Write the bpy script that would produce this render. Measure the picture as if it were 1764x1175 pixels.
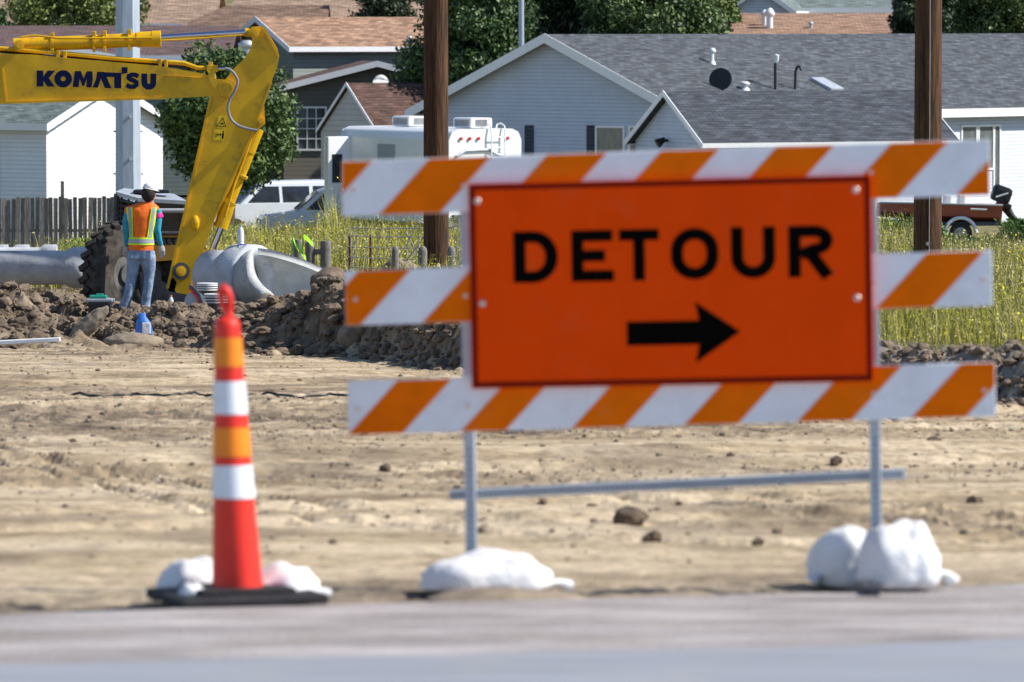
import bpy, math, random
import numpy as np
from mathutils import Vector, Matrix, Euler
random.seed(7); RNG = np.random.default_rng(11)
for o in list(bpy.data.objects): bpy.data.objects.remove(o, do_unlink=True)
sc = bpy.context.scene; COL = sc.collection
PI = math.pi
# ------------------------------------------------------------------ camera
W, H = 1764.0, 1175.0
LENS = 200.0; F = LENS/36*W          # focal length in photo pixels
ZC = 2.151; YH = 45.0                # camera height, horizon row
PITCH = math.atan((H/2-YH)/F)
cam = bpy.data.cameras.new('camera'); co = bpy.data.objects.new('camera', cam); COL.objects.link(co)
cam.lens = LENS; cam.sensor_width = 36; cam.clip_start = .5; cam.clip_end = 3000
co.location = (0, 0, ZC); co.rotation_euler = (PI/2-PITCH, 0, 0)
cam.dof.use_dof = True; cam.dof.focus_distance = 84; cam.dof.aperture_fstop = 6.0
sc.camera = co
# ------------------------------------------------------------------ world and sun
EL, AZ = math.radians(42), math.radians(-4)
sunv = Vector((math.cos(EL)*math.cos(AZ), math.cos(EL)*math.sin(AZ), math.sin(EL)))
w = bpy.data.worlds.new('World'); sc.world = w; w.use_nodes = True
nt = w.node_tree; sky = nt.nodes.new('ShaderNodeTexSky'); sky.sky_type = 'NISHITA'; sky.sun_disc = False
sky.sun_elevation = EL; sky.sun_rotation = math.atan2(sunv.x, sunv.y)
bg = nt.nodes['Background']; bg.inputs[1].default_value = .115; sky.dust_density = .4; sky.ozone_density = 2.5; sky.altitude = 1500
nt.links.new(sky.outputs[0], bg.inputs[0])
sl = bpy.data.lights.new('sun', 'SUN'); so = bpy.data.objects.new('sun', sl); COL.objects.link(so)
sl.energy = 5.0; sl.angle = math.radians(.5); sl.color = (1, .95, .87)
so.location = (30, 0, 40); so.rotation_euler = sunv.to_track_quat('Z', 'Y').to_euler()
sc.view_settings.view_transform = 'Standard'; sc.view_settings.look = 'None'
sc.view_settings.exposure = .4; sc.view_settings.gamma = 1
sc.render.engine = 'CYCLES'

def P(px, py, Y):                     # a photo pixel and a distance give a world point
    a = (px-W/2)/F; b = (H/2-py)/F
    c, s = math.cos(PITCH), math.sin(PITCH)
    d = Vector((a, c+b*s, b*c-s)); d *= Y/d.y
    return Vector((d.x, d.y, d.z+ZC))
def S(Y): return F/Y
# ------------------------------------------------------------------ materials
def mat(name, col, rough=.8, metal=0, var=.15, scale=8, bump=.0, bscale=30, col2=None, stretch=(1,1,1), attr=None, spec=.4, obj_rand=0):
    m = bpy.data.materials.new(name); m.use_nodes = True; n = m.node_tree; N = n.nodes; L = n.links
    b = N['Principled BSDF']; b.inputs['Roughness'].default_value = rough; b.inputs['Metallic'].default_value = metal
    b.inputs['Specular IOR Level'].default_value = spec
    tc = N.new('ShaderNodeTexCoord'); mp = N.new('ShaderNodeMapping'); mp.inputs['Scale'].default_value = stretch
    L.new(tc.outputs['Object'], mp.inputs[0])
    no = N.new('ShaderNodeTexNoise'); no.inputs['Scale'].default_value = scale; no.inputs['Detail'].default_value = 6
    no.inputs['Roughness'].default_value = .65; L.new(mp.outputs[0], no.inputs['Vector'])
    cr = N.new('ShaderNodeValToRGB'); cr.color_ramp.elements[0].position = .32; cr.color_ramp.elements[1].position = .68
    c1 = [max(0, c*(1-var)) for c in col]; c2 = col2 or [min(1, c*(1+var)) for c in col]
    cr.color_ramp.elements[0].color = (*c1, 1); cr.color_ramp.elements[1].color = (*c2[:3], 1)
    L.new(no.outputs[0], cr.inputs[0])
    out = cr.outputs[0]
    if attr:
        at = N.new('ShaderNodeAttribute'); at.attribute_name = attr
        mx = N.new('ShaderNodeMix'); mx.data_type = 'RGBA'; mx.blend_type = 'MULTIPLY'; mx.inputs[0].default_value = 1
        L.new(out, mx.inputs[6]); L.new(at.outputs[0], mx.inputs[7]); out = mx.outputs[2]
    L.new(out, b.inputs['Base Color'])
    if bump:
        nb = N.new('ShaderNodeTexNoise'); nb.inputs['Scale'].default_value = bscale; nb.inputs['Detail'].default_value = 5
        L.new(mp.outputs[0], nb.inputs['Vector'])
        bp = N.new('ShaderNodeBump'); bp.inputs['Strength'].default_value = min(1, bump); bp.inputs['Distance'].default_value = .02
        L.new(nb.outputs[0], bp.inputs['Height']); L.new(bp.outputs[0], b.inputs['Normal'])
    return m
def siding(name, col, lap=.13):       # horizontal lap siding: real sawtooth relief through bump
    m = mat(name, col, .6, var=.06, scale=1.2); n = m.node_tree; N = n.nodes; L = n.links; b = N['Principled BSDF']
    tc = N.new('ShaderNodeTexCoord'); sp = N.new('ShaderNodeSeparateXYZ'); L.new(tc.outputs['Object'], sp.inputs[0])
    dv = N.new('ShaderNodeMath'); dv.operation = 'DIVIDE'; dv.inputs[1].default_value = lap; L.new(sp.outputs[2], dv.inputs[0])
    fr = N.new('ShaderNodeMath'); fr.operation = 'FRACT'; L.new(dv.outputs[0], fr.inputs[0])
    iv = N.new('ShaderNodeMath'); iv.operation = 'SUBTRACT'; iv.inputs[0].default_value = 1; L.new(fr.outputs[0], iv.inputs[1])
    bp = N.new('ShaderNodeBump'); bp.inputs['Strength'].default_value = 1; bp.inputs['Distance'].default_value = .035
    L.new(iv.outputs[0], bp.inputs['Height']); L.new(bp.outputs[0], b.inputs['Normal'])
    # lap shadow painted into the colour: narrow darker line under each board edge
    gt = N.new('ShaderNodeMath'); gt.operation = 'GREATER_THAN'; gt.inputs[1].default_value = .86; L.new(fr.outputs[0], gt.inputs[0])
    src = b.inputs['Base Color'].links[0].from_socket
    mx = N.new('ShaderNodeMix'); mx.data_type = 'RGBA'; L.new(gt.outputs[0], mx.inputs[0]); L.new(src, mx.inputs[6])
    mx.inputs[7].default_value = (*[c*.72 for c in col], 1); L.new(mx.outputs[2], b.inputs['Base Color'])
    return m
def shingle(name, col, var=.35):
    m = mat(name, col, .95, var=var*.8, scale=2.2, stretch=(1, 1, 1)); n = m.node_tree; N = n.nodes; L = n.links; b = N['Principled BSDF']
    uv = N.new('ShaderNodeUVMap')
    br = N.new('ShaderNodeTexBrick'); br.inputs['Scale'].default_value = 1; br.inputs['Brick Width'].default_value = .32
    br.inputs['Row Height'].default_value = .15; br.inputs['Mortar Size'].default_value = .012; br.inputs['Mortar Smooth'].default_value = .3
    br.inputs['Color1'].default_value = (*[c*(1-var) for c in col], 1); br.inputs['Color2'].default_value = (*[min(1, c*(1+var)) for c in col], 1)
    br.inputs['Mortar'].default_value = (*[c*.45 for c in col], 1)
    L.new(uv.outputs[0], br.inputs['Vector'])
    n2 = N.new('ShaderNodeTexNoise'); n2.inputs['Scale'].default_value = 1; n2.inputs['Detail'].default_value = 5
    mp = N.new('ShaderNodeMapping'); mp.inputs['Scale'].default_value = (1.6, 5.5, 1); L.new(uv.outputs[0], mp.inputs[0]); L.new(mp.outputs[0], n2.inputs['Vector'])
    cr = N.new('ShaderNodeValToRGB'); cr.color_ramp.elements[0].position = .35; cr.color_ramp.elements[1].position = .66
    cr.color_ramp.elements[0].color = (.62, .62, .62, 1); cr.color_ramp.elements[1].color = (1.25, 1.25, 1.25, 1); L.new(n2.outputs[0], cr.inputs[0])
    mx = N.new('ShaderNodeMix'); mx.data_type = 'RGBA'; mx.blend_type = 'MULTIPLY'; mx.inputs[0].default_value = 1
    L.new(br.outputs[0], mx.inputs[6]); L.new(cr.outputs[0], mx.inputs[7]); L.new(mx.outputs[2], b.inputs['Base Color'])
    bp = N.new('ShaderNodeBump'); bp.inputs['Strength'].default_value = .9; bp.inputs['Distance'].default_value = .03
    L.new(n2.outputs[0], bp.inputs['Height']); L.new(bp.outputs[0], b.inputs['Normal'])
    return m
M = dict(
 yellow=mat('yellow_paint', (.70, .40, .004), .42, var=.16, scale=2.2, bump=.04, bscale=12),
 navy=mat('navy_letters', (.006, .011, .055), .6, var=.05, spec=.12),
 chrome=mat('chrome_rod', (.55, .58, .68), .18, 1, var=.05),
 steel=mat('dark_steel', (.10, .10, .11), .5, .6, var=.3, scale=9, bump=.2),
 galv=mat('galvanized_steel', (.46, .50, .55), .5, .35, var=.14, scale=5, bump=.05),
 polegalv=mat('pole_galvanized', (.42, .48, .56), .55, .25, var=.16, scale=2.5, stretch=(3, 3, .5)),
 rubber=mat('rubber', (.018, .018, .02), .75, var=.4, scale=14, bump=.3),
 muddytyre=mat('muddy_rubber', (.035, .03, .026), .9, var=.5, scale=5, col2=(.10, .085, .07), bump=.5, bscale=18),
 black=mat('black_plastic', (.012, .012, .014), .45, var=.2),
 hose=mat('grey_hose', (.22, .23, .25), .5, var=.1),
 white=mat('white_paint', (.80, .80, .80), .45, var=.04),
 trim=mat('white_trim', (.80, .81, .82), .55, var=.05),
 vinyl=mat('vehicle_white', (.86, .87, .88), .25, var=.03, scale=2),
 glass=mat('dark_glass', (.025, .03, .04), .08, var=.5, scale=2.5),
 winglass=mat('window_glass', (.10, .115, .12), .12, var=.5, scale=1.3),
 concrete=mat('concrete', (.50, .52, .55), .85, var=.22, scale=3, bump=.25, bscale=22),
 concin=mat('concrete_inside', (.42, .43, .42), .9, var=.16, scale=5, bump=.4, bscale=16),
 orange=mat('sheeting_orange', (.93, .070, .0005), .55, var=.05, scale=3, spec=.05),
 railorange=mat('stripe_orange', (.88, .165, .001), .55, var=.10, scale=5, spec=.05),
 railwhite=mat('stripe_white', (.80, .81, .82), .4, var=.0, scale=7, col2=(.90, .92, .95)),
 darkred=mat('sign_border', (.20, .008, .001), .7, var=.1, spec=.1),
 ink=mat('sign_black', (.003, .0025, .002), .8, var=.1, spec=.03),
 carpaint=mat('car_paint', (.70, .74, .80), .22, var=.05, scale=2),
 cone=mat('cone_plastic', (.80, .032, .016), .42, var=.07, scale=4),
 coneor=mat('cone_orange_band', (.90, .25, .01), .4, var=.08),
 conewh=mat('cone_white_band', (.78, .82, .86), .4, var=.05, scale=8),
 bag=mat('woven_bag', (.74, .72, .70), .8, var=.0, scale=5, col2=(.86, .87, .90), bump=.5, bscale=16),
 asphalt=mat('asphalt', (.27, .285, .32), .85, var=.12, scale=2.2, bump=.3, bscale=120, stretch=(.35, 1.6, 1)),
 gravel=mat('shoulder_gravel', (.33, .29, .275), .95, var=.38, scale=2.1, bump=.8, bscale=60, stretch=(.55, 1.1, 1), col2=(.48, .44, .43)),
 clod=mat('dirt_clod', (.17, .125, .088), .97, var=.45, scale=3, bump=.7, bscale=25),
 palerock=mat('pale_rock', (.25, .20, .145), .95, var=.3, scale=5, bump=.8, bscale=14),
 darkclod=mat('dark_clod', (.10, .072, .048), .97, var=.4, scale=6, bump=.7, bscale=25),
 woodpole=mat('creosote_wood', (.032, .016, .009), .9, var=.7, scale=7, col2=(.135, .062, .026), bump=.8, bscale=16, stretch=(3.5, 3.5, .22)),
 picket=mat('weathered_picket', (.17, .145, .125), .9, var=.5, scale=5, col2=(.34, .31, .28), bump=.5, bscale=14, stretch=(7, 7, .6)),
 graywood=mat('grey_post_wood', (.20, .19, .17), .9, var=.4, scale=7, bump=.6, stretch=(3, 3, .7)),
 bark=mat('bark', (.085, .06, .045), .95, var=.4, scale=7, bump=.6),
 wire=mat('wire', (.36, .36, .37), .5, .5, var=.1),
 tape=mat('flag_tape', (.42, .95, .02), .5, var=.1),
 vest=mat('hivis_orange', (1.0, .17, .012), .7, var=.12, scale=9, bump=.8, bscale=9),
 lime=mat('hivis_lime', (.62, .95, .03), .6, var=.05),
 silver=mat('reflective_silver', (.36, .39, .42), .45, var=.08),
 denim=mat('denim', (.17, .25, .41), .9, var=.3, scale=9, col2=(.33, .42, .56), bump=.8, bscale=11),
 teal=mat('teal_sleeve', (.03, .28, .42), .8, var=.15, scale=12, bump=.3),
 pink=mat('pink_shirt', (.72, .03, .28), .8, var=.1),
 skin=mat('skin', (.42, .22, .15), .6, var=.06),
 hair=mat('hair', (.018, .011, .008), .7, var=.4, scale=40, bump=.6, bscale=60),
 glove=mat('glove', (.42, .41, .39), .85, var=.15, scale=20, bump=.3),
 boot=mat('boot', (.14, .10, .07), .85, var=.3),
 redhull=mat('red_hull', (.34, .095, .065), .45, var=.2, scale=1.5),
 red=mat('red_plastic', (.55, .02, .02), .4, var=.1),
 green=mat('green_plastic', (.02, .26, .19), .45, var=.1),
 blue=mat('blue_bag', (.05, .19, .62), .5, var=.1, bump=.4, bscale=25),
 bottle=mat('clear_bottle', (.62, .68, .72), .12, var=.1),
 capo=mat('orange_cap', (.85, .22, .02), .5, var=.05),
 tanhood=mat('tan_yellow_hood', (.52, .29, .045), .5, var=.15, scale=3),
 purple=mat('purple_paint', (.10, .05, .4), .6, var=.1),
 shutter=mat('shutter_blue', (.045, .06, .085), .6, var=.1),
 curtain=mat('curtain', (.30, .28, .23), .9, var=.25, scale=3, stretch=(6, 6, .5)),
 grass=mat('weed_leaf', (.9, .9, .9), .8, var=.05, attr='Col', spec=.2),
 leaf=mat('tree_leaf', (.9, .9, .9), .55, var=.05, attr='Col', spec=.45),
 screw=mat('bolt_head', (.72, .56, .48), .3, .4, var=.1),
 side_grey=siding('siding_grey', (.54, .58, .65)), side_white=siding('siding_white', (.80, .80, .78), .14),
 side_dark=siding('siding_taupe', (.135, .125, .10), .17), side_lgrey=siding('siding_light_grey', (.47, .47, .44), .2),
 side_green=siding('siding_sage', (.20, .24, .22), .16),
 roof_grey=shingle('shingle_grey', (.085, .094, .108)), roof_grey2=shingle('shingle_slate', (.068, .077, .094), .28),
 roof_brown=shingle('shingle_brown', (.115, .065, .052), .3), roof_purple=shingle('shingle_plum', (.135, .085, .08), .2),
 roof_tan=shingle('shingle_tan', (.34, .205, .135), .3), roof_beige=shingle('shingle_beige', (.34, .235, .165), .22),
 roof_green=shingle('shingle_sage', (.17, .21, .20), .2), roof_mix=shingle('shingle_umber', (.21, .13, .09), .35),
)
def grime(m, col, lo, hi, scale, amt):
    n = m.node_tree; N = n.nodes; L = n.links; b = N['Principled BSDF']; src = b.inputs['Base Color'].links[0].from_socket
    tc = N.new('ShaderNodeTexCoord'); no = N.new('ShaderNodeTexNoise'); no.inputs['Scale'].default_value = scale; no.inputs['Detail'].default_value = 9; no.inputs['Roughness'].default_value = .75
    L.new(tc.outputs['Object'], no.inputs['Vector']); mr = N.new('ShaderNodeMapRange'); mr.inputs[1].default_value = lo; mr.inputs[2].default_value = hi; mr.inputs[4].default_value = amt
    L.new(no.outputs[0], mr.inputs[0]); mx = N.new('ShaderNodeMix'); mx.data_type = 'RGBA'; L.new(mr.outputs[0], mx.inputs[0]); L.new(src, mx.inputs[6]); mx.inputs[7].default_value = (*col, 1); L.new(mx.outputs[2], b.inputs['Base Color'])
grime(M['gravel'], (.24, .19, .14), .52, .68, 1.3, .6); grime(M['asphalt'], (.36, .33, .30), .5, .75, 1.5, .5)
grime(M['yellow'], (.16, .10, .03), .53, .72, 3.2, .75)
grime(M['conewh'], (.35, .30, .25), .55, .75, 8, .5); grime(M['cone'], (.30, .16, .10), .55, .75, 6, .5)
grime(M['orange'], (.55, .16, .06), .55, .8, 4, .35); grime(M['railwhite'], (.45, .40, .35), .56, .8, 5, .5)
grime(M['concrete'], (.22, .19, .16), .54, .75, 2.4, .8); grime(M['side_grey'], (.36, .38, .40), .55, .8, .7, .25)
grime(M['carpaint'], (.35, .33, .30), .5, .8, 2, .3); grime(M['railorange'], (.50, .22, .08), .55, .8, 6, .4)
# ------------------------------------------------------------------ object helpers
def link(o, parent=None):
    COL.objects.link(o)
    if parent is not None: o.parent = parent
    return o
def tag(o, label=None, cat=None, group=None, kind=None):
    if label: o['label'] = label
    if cat: o['category'] = cat
    if group: o['group'] = group
    if kind: o['kind'] = kind
    return o
def thing(name, loc, label, cat, group=None, rz=0, parent=None):
    o = bpy.data.objects.new(name, None); link(o, parent); o.location = loc; o.rotation_euler = (0, 0, rz)
    o.empty_display_size = .2
    return tag(o, label, cat, group)
def copy_tree(o, parent=None):
    c = o.copy(); COL.objects.link(c)
    if parent is not None: c.parent = parent
    for ch in [x for x in bpy.data.objects if x.parent == o]: copy_tree(ch, c)
    return c
class MB:
    def __init__(s): s.v = []; s.f = []; s.sm = []; s.uv = None
    def add(s, vs, fs, smooth=False):
        k = len(s.v); s.v += [tuple(v) for v in vs]; s.f += [tuple(i+k for i in f) for f in fs]; s.sm += [smooth]*len(fs); return s
    def box(s, c, d, rot=None, bev=0):
        x, y, z = [q/2 for q in d]; b = min(bev, x*.9, y*.9, z*.9)
        if b <= 0:
            vs = [Vector((i*x, j*y, k*z)) for i in (-1, 1) for j in (-1, 1) for k in (-1, 1)]
            fs = [(0,1,3,2),(4,6,7,5),(0,4,5,1),(2,3,7,6),(0,2,6,4),(1,5,7,3)]
        else:
            import bmesh
            bm = bmesh.new(); bmesh.ops.create_cube(bm, size=1)
            for v in bm.verts: v.co = Vector((v.co.x*2*x, v.co.y*2*y, v.co.z*2*z))
            bmesh.ops.bevel(bm, geom=bm.edges[:], offset=b, segments=2, profile=.6, affect='EDGES')
            bm.verts.index_update(); vs = [v.co.copy() for v in bm.verts]; fs = [[v.index for v in f.verts] for f in bm.faces]; bm.free()
        if rot is not None: vs = [rot @ v for v in vs]
        c = Vector(c); return s.add([v+c for v in vs], fs)
    def tube(s, pts, r, n=10, caps=True, flat=1.0):
        pts = [Vector(p) for p in pts]; rs = r if hasattr(r, '__len__') else [r]*len(pts)
        vs = []; fs = []; up = None
        for i, p in enumerate(pts):
            t = (pts[min(i+1, len(pts)-1)]-pts[max(i-1, 0)]).normalized()
            if up is None: up = Vector((0, 0, 1)) if abs(t.z) < .9 else Vector((0, 1, 0))
            a = t.cross(up); a = a.normalized() if a.length > 1e-6 else Vector((1, 0, 0)); b = a.cross(t).normalized(); up = b
            for k in range(n):
                an = 2*PI*k/n; vs.append(p+a*math.cos(an)*rs[i]+b*math.sin(an)*rs[i]*flat)
        for i in range(len(pts)-1):
            for k in range(n): fs.append((i*n+k, i*n+(k+1) % n, (i+1)*n+(k+1) % n, (i+1)*n+k))
        s.add(vs, fs, True)
        if caps:
            s.add([vs[k] for k in range(n)][::-1], [tuple(range(n))]); s.add([vs[(len(pts)-1)*n+k] for k in range(n)], [tuple(range(n))])
        return s
    def loft(s, rings, n=16, smooth=True):    # rings: (centre, rx, ry) horizontal ellipses, or with a tilt normal
        vs = []; fs = []
        for r in rings:
            c = Vector(r[0])
            for k in range(n):
                an = 2*PI*k/n; vs.append(c+Vector((math.cos(an)*r[1], math.sin(an)*r[2], 0)))
        for i in range(len(rings)-1):
            for k in range(n): fs.append((i*n+k, i*n+(k+1) % n, (i+1)*n+(k+1) % n, (i+1)*n+k))
        s.add(vs, fs, smooth); s.add(vs[:n][::-1], [tuple(range(n))]); s.add(vs[-n:], [tuple(range(n))]); return s
    def prism(s, poly, a, b, fn):             # polygon of 2-D points, swept from depth a to b; fn(u, v, d) -> point
        n = len(poly); A = [fn(u, v, a) for u, v in poly]; B = [fn(u, v, b) for u, v in poly]
        ar = sum(poly[i][0]*poly[(i+1) % n][1]-poly[(i+1) % n][0]*poly[i][1] for i in range(n))
        s.add(A, [tuple(range(n))]); s.add(B, [tuple(range(n))[::-1]])
        s.add(A+B, [(i, n+i, n+(i+1) % n, (i+1) % n) for i in range(n)]); return s
    def lump(s, c, r, seed=0, amp=.3, sub=2, fr=1.6, sq=(1, 1, 1), rot=None, sharp=1):
        V, Fc = ico(sub); rs = np.random.default_rng(int(seed*10)); ph = rs.random((7, 4))*6.28; k = rs.normal(size=(7, 3))*fr
        d = np.zeros(len(V))
        for i in range(7): d += np.sin(V@k[i]*(1+.45*i)+ph[i, 0])/(1+.55*i)
        vv = V*(1+amp*d[:, None]*.5)*np.array(r)*np.array(sq)
        if rot is not None: vv = vv@np.array(rot.to_3x3()).T
        return s.add((vv+np.array(c)).tolist(), Fc, sharp == 0 or sub > 2)
    def build(s, name, m, parent=None, loc=None, **kw):
        me = bpy.data.meshes.new(name); off = Vector(loc) if loc is not None else Vector((0, 0, 0))
        me.from_pydata([tuple(Vector(v)-off) for v in s.v], [], s.f)
        me.polygons.foreach_set('use_smooth', s.sm)
        me.materials.append(M[m] if isinstance(m, str) else m)
        if s.uv:
            ul = me.uv_layers.new(name='UVMap'); i = 0
            for p in me.polygons:
                for li in p.loop_indices: ul.data[li].uv = s.uv[me.loops[li].vertex_index]
        me.update(); o = bpy.data.objects.new(name, me); link(o, parent)
        if loc is not None and parent is None: o.location = loc
        if kw: tag(o, **kw)
        return o
_ico = {}
def ico(sub):
    if sub not in _ico:
        import bmesh
        bm = bmesh.new(); bmesh.ops.create_icosphere(bm, subdivisions=sub, radius=1)
        bm.verts.index_update(); _ico[sub] = (np.array([v.co[:] for v in bm.verts]), [tuple(v.index for v in f.verts) for f in bm.faces]); bm.free()
    return _ico[sub]
def np_mesh(name, verts, faces, m, cols=None, parent=None, smooth=False):
    me = bpy.data.meshes.new(name); nv, nf = len(verts), len(faces); k = faces.shape[1]
    me.vertices.add(nv); me.vertices.foreach_set('co', verts.astype(np.float32).ravel())
    me.loops.add(nf*k); me.loops.foreach_set('vertex_index', faces.astype(np.int32).ravel())
    me.polygons.add(nf); me.polygons.foreach_set('loop_start', np.arange(0, nf*k, k, dtype=np.int32))
    me.polygons.foreach_set('loop_total', np.full(nf, k, dtype=np.int32))
    me.polygons.foreach_set('use_smooth', np.full(nf, smooth))
    me.materials.append(M[m] if isinstance(m, str) else m)
    if cols is not None:
        a = me.color_attributes.new('Col', 'FLOAT_COLOR', 'POINT'); c4 = np.ones((nv, 4), dtype=np.float32); c4[:, :3] = cols
        a.data.foreach_set('color', c4.ravel())
    me.update(calc_edges=True); me.validate(); o = bpy.data.objects.new(name, me); link(o, parent); return o
# ------------------------------------------------------------------ terrain
_lat = np.random.default_rng(3).random((512, 512))
def vn(x, y, o=0):
    x = x+o*37.3; y = y+o*91.7; xi = np.floor(x).astype(int); yi = np.floor(y).astype(int); fx = x-xi; fy = y-yi
    fx = fx*fx*(3-2*fx); fy = fy*fy*(3-2*fy); a = lambda i, j: _lat[(xi+i) % 512, (yi+j) % 512]
    return (a(0,0)*(1-fx)+a(1,0)*fx)*(1-fy)+(a(0,1)*(1-fx)+a(1,1)*fx)*fy
def fbm(x, y, o=0, n=4, g=.5):
    s = 0; a = 1; t = 0
    for i in range(n): s = s+a*vn(x*2**i, y*2**i, o+i); t += a; a *= g
    return s/t-.5
def sst(x, a, b): t = np.clip((x-a)/(b-a), 0, 1); return t*t*(3-2*t)
BX = [-40, -7.2, -5, -2.07, -.52, 1.5, 3.5, 5, 40]; BY = [84, 78.6, 77.5, 72, 63, 55, 49, 46, 0]
HX = [-12, -7.6, -6.6, -5.8, -5.4, -4.6, -3.6, -2.9, -2.3, -1.6, -.6, .5, 2.5, 4, 9]; HH = [.85, .62, .5, .24, .2, .26, .22, .34, .78, .62, .40, .3, .3, .34, .4]
def berm_y(x): return np.interp(x, BX, BY)
def G0(y): return .781-.03622*y
def base_z(x, y):
    front = -.17*np.clip((y-21.6)/53.4, -2, 1)*1.0; front = np.where(y < 21.6, 0, front)
    back = 1.37+np.interp(y, [40, 50, 84, 90, 110, 140, 166, 185, 200, 215, 230, 260, 400, 900], [-1.15, -1.0, -.88, -.76, -.62, -.28, -.3, -.2, .2, .6, 3.4, 7.5, 18, 50])
    left = sst(-x, 1.2, 3.2)*sst(y, 74, 80)*(1-sst(y, 87, 94)); back = back-left*.42
    farleft = sst(-x, 8.5, 10.5)*sst(y, 88, 100)*(1-sst(y, 176, 190)); back = back-farleft*1.1
    d = y-berm_y(x); t = sst(d, -1.2, 4.5)
    z = front*(1-t)+back*t
    hb = np.interp(x, HX, HH)
    return z+hb*np.exp(-((d+.2)/np.where(d < -.2, .95, 1.6))**2)+G0(y)
def pt(px, Y, dz=0):                      # point on the ground under a photo column
    x = (px-W/2)/F*Y; return Vector((x, Y, float(base_z(np.array(x), np.array(Y)))+dz))
xs = np.concatenate([-np.geomspace(500, 9.6, 40), np.arange(-9.2, 9.2, .042), np.geomspace(9.6, 500, 40)])
ys = np.concatenate([np.array([-60, -20, 0, 10, 15, 18, 19.5]), np.arange(20.2, 42, .06), np.arange(42, 84, .05), np.arange(84, 100, .15), np.geomspace(100.5, 900, 60)])
GX, GY = np.meshgrid(xs, ys)
GZ = base_z(GX, GY)
D = GY-berm_y(GX)
bermm = sst(D, -2.3, -.9)*(1-sst(D, 2.4, 4.2)); dug = sst(-GX, 1.0, 2.2)*sst(GY, 72, 76)*(1-sst(GY, 91, 96))
mound = np.clip(bermm+dug*.9, 0, 1)
rough = np.clip(sst(fbm(GX*.22+GY*.05, GY*.13, 5, 3), -.01, .10)+.8*np.exp(-((GY-.3*GX-33)/1.7)**2)*sst(-GX+fbm(GX, GY*.5, 8)*2, -3.5, 0)+.9*sst(D, -7, -2.5), 0, 1)*(1-mound)
farm = 1-sst(GY, 96, 101)
GZ += farm*(fbm(GX*.4, GY*.25, 1, 3)*.05*(1-mound) + rough*(fbm(GX*3.2, GY*2.4, 2, 4)*.05+fbm(GX*11, GY*9, 13, 3, .7)*.05) + (1-mound)*fbm(GX*9, GY*7, 9, 3, .6)*.018)
# wheel ruts running with the road
ru = GY-.44*GX
for c, wd, dp in ((27.5, .2, .035), (29.3, .2, .03), (33.8, .3, .05), (36, .3, .05), (45, .3, .05), (47.2, .3, .05), (57, .4, .06), (60, .4, .05)):
    GZ += farm*(1-mound)*(-dp*np.exp(-((ru-c+fbm(GX*.4, GY*.1, 12)*.8)/wd)**2)+dp*.6*np.exp(-((ru-c-wd*1.9)/(wd*.7))**2))
for c, a, x0 in ((25.2, .5, 1.2), (26.9, .5, 1.2), (31.5, -.35, -1.5), (33.1, -.35, -1.5), (40, .22, .5), (42, .22, .5), (52, -.16, 1), (54.1, -.16, 1), (64, .2, -4), (66.5, .2, -4)):
    q_ = (GY-(c+a*(GX-x0)**2))/.26
    GZ += farm*(1-mound)*(-.028*np.exp(-q_**2)*(1+.5*np.sin(GX*38+GY*6))+.016*np.exp(-((np.abs(q_)-1.5)/.5)**2))
# level under the road
flat_ = 1-sst(GY-.42*GX, 20.4, 21.4); GZ = GZ*(1-flat_)+(G0(GY)-.012)*flat_
GZ += mound*farm*(fbm(GX*1.3, GY*1.3, 21, 6, .62)*np.where(GX < 0, .42, .2)+(.16-np.abs(fbm(GX*1.9+fbm(GX, GY, 3)*2, GY*1.9, 33, 2)))*np.where(GX < 0, .75, .3)+np.abs(fbm(GX*4.2, GY*4.2, 31, 4))*.2)
# clods pressed into the spoil heaps
rs = np.random.default_rng(5); GB = GZ.copy()
def splat(cx, cy, r, h):
    i0, i1 = np.searchsorted(xs, [cx-r, cx+r]); j0, j1 = np.searchsorted(ys, [cy-r, cy+r])
    if i1-i0 < 2 or j1-j0 < 2: return
    sx, sy = GX[j0:j1, i0:i1], GY[j0:j1, i0:i1]; q = ((sx-cx)**2+(sy-cy)**2)/r**2
    k = (j0+j1)//2, (i0+i1)//2; top = GB[j0:j1, i0:i1]*.5+GB[k]*.5+h*np.clip(1-q, 0, 1)**.6*(1+.35*(_lat[(j0*7) % 500, (i0*3) % 500]-.5)*(sx-cx)/r)-.02
    GZ[j0:j1, i0:i1] = np.where(q < 1, np.maximum(GZ[j0:j1, i0:i1], top), GZ[j0:j1, i0:i1])
for i in range(5200):
    cx = rs.uniform(-9, 7); cy = float(berm_y(cx))+rs.normal()*1.15-.2
    if cx < -1.5 and rs.random() < .35: cy = rs.uniform(75, 90)
    r = .05+(.20 if cx < -2.2 else .07)*rs.random()**4; splat(cx, cy, r, r*rs.uniform(.4, 1.0))
for i in range(2500):
    cy = rs.uniform(23, 76); cx = rs.uniform(-.1, .1)*cy
    if cy > berm_y(cx)-1: continue
    r = .035+.035*rs.random()**5; splat(cx, cy, r, r*rs.uniform(.2, .5))
field = sst(D, 1.6, 3.6)*(1-dug)
nv = GX.size; verts = np.stack([GX, GY, GZ], -1).reshape(-1, 3)
idx = np.arange(nv).reshape(GX.shape); faces = np.stack([idx[:-1, :-1], idx[:-1, 1:], idx[1:, 1:], idx[1:, :-1]], -1).reshape(-1, 4)
def ground_z(x, y):
    j = np.clip(np.searchsorted(ys, y), 1, len(ys)-1); i = np.clip(np.searchsorted(xs, x), 1, len(xs)-1); return GZ[j, i]
gm = bpy.data.materials.new('site_ground'); gm.use_nodes = True
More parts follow.
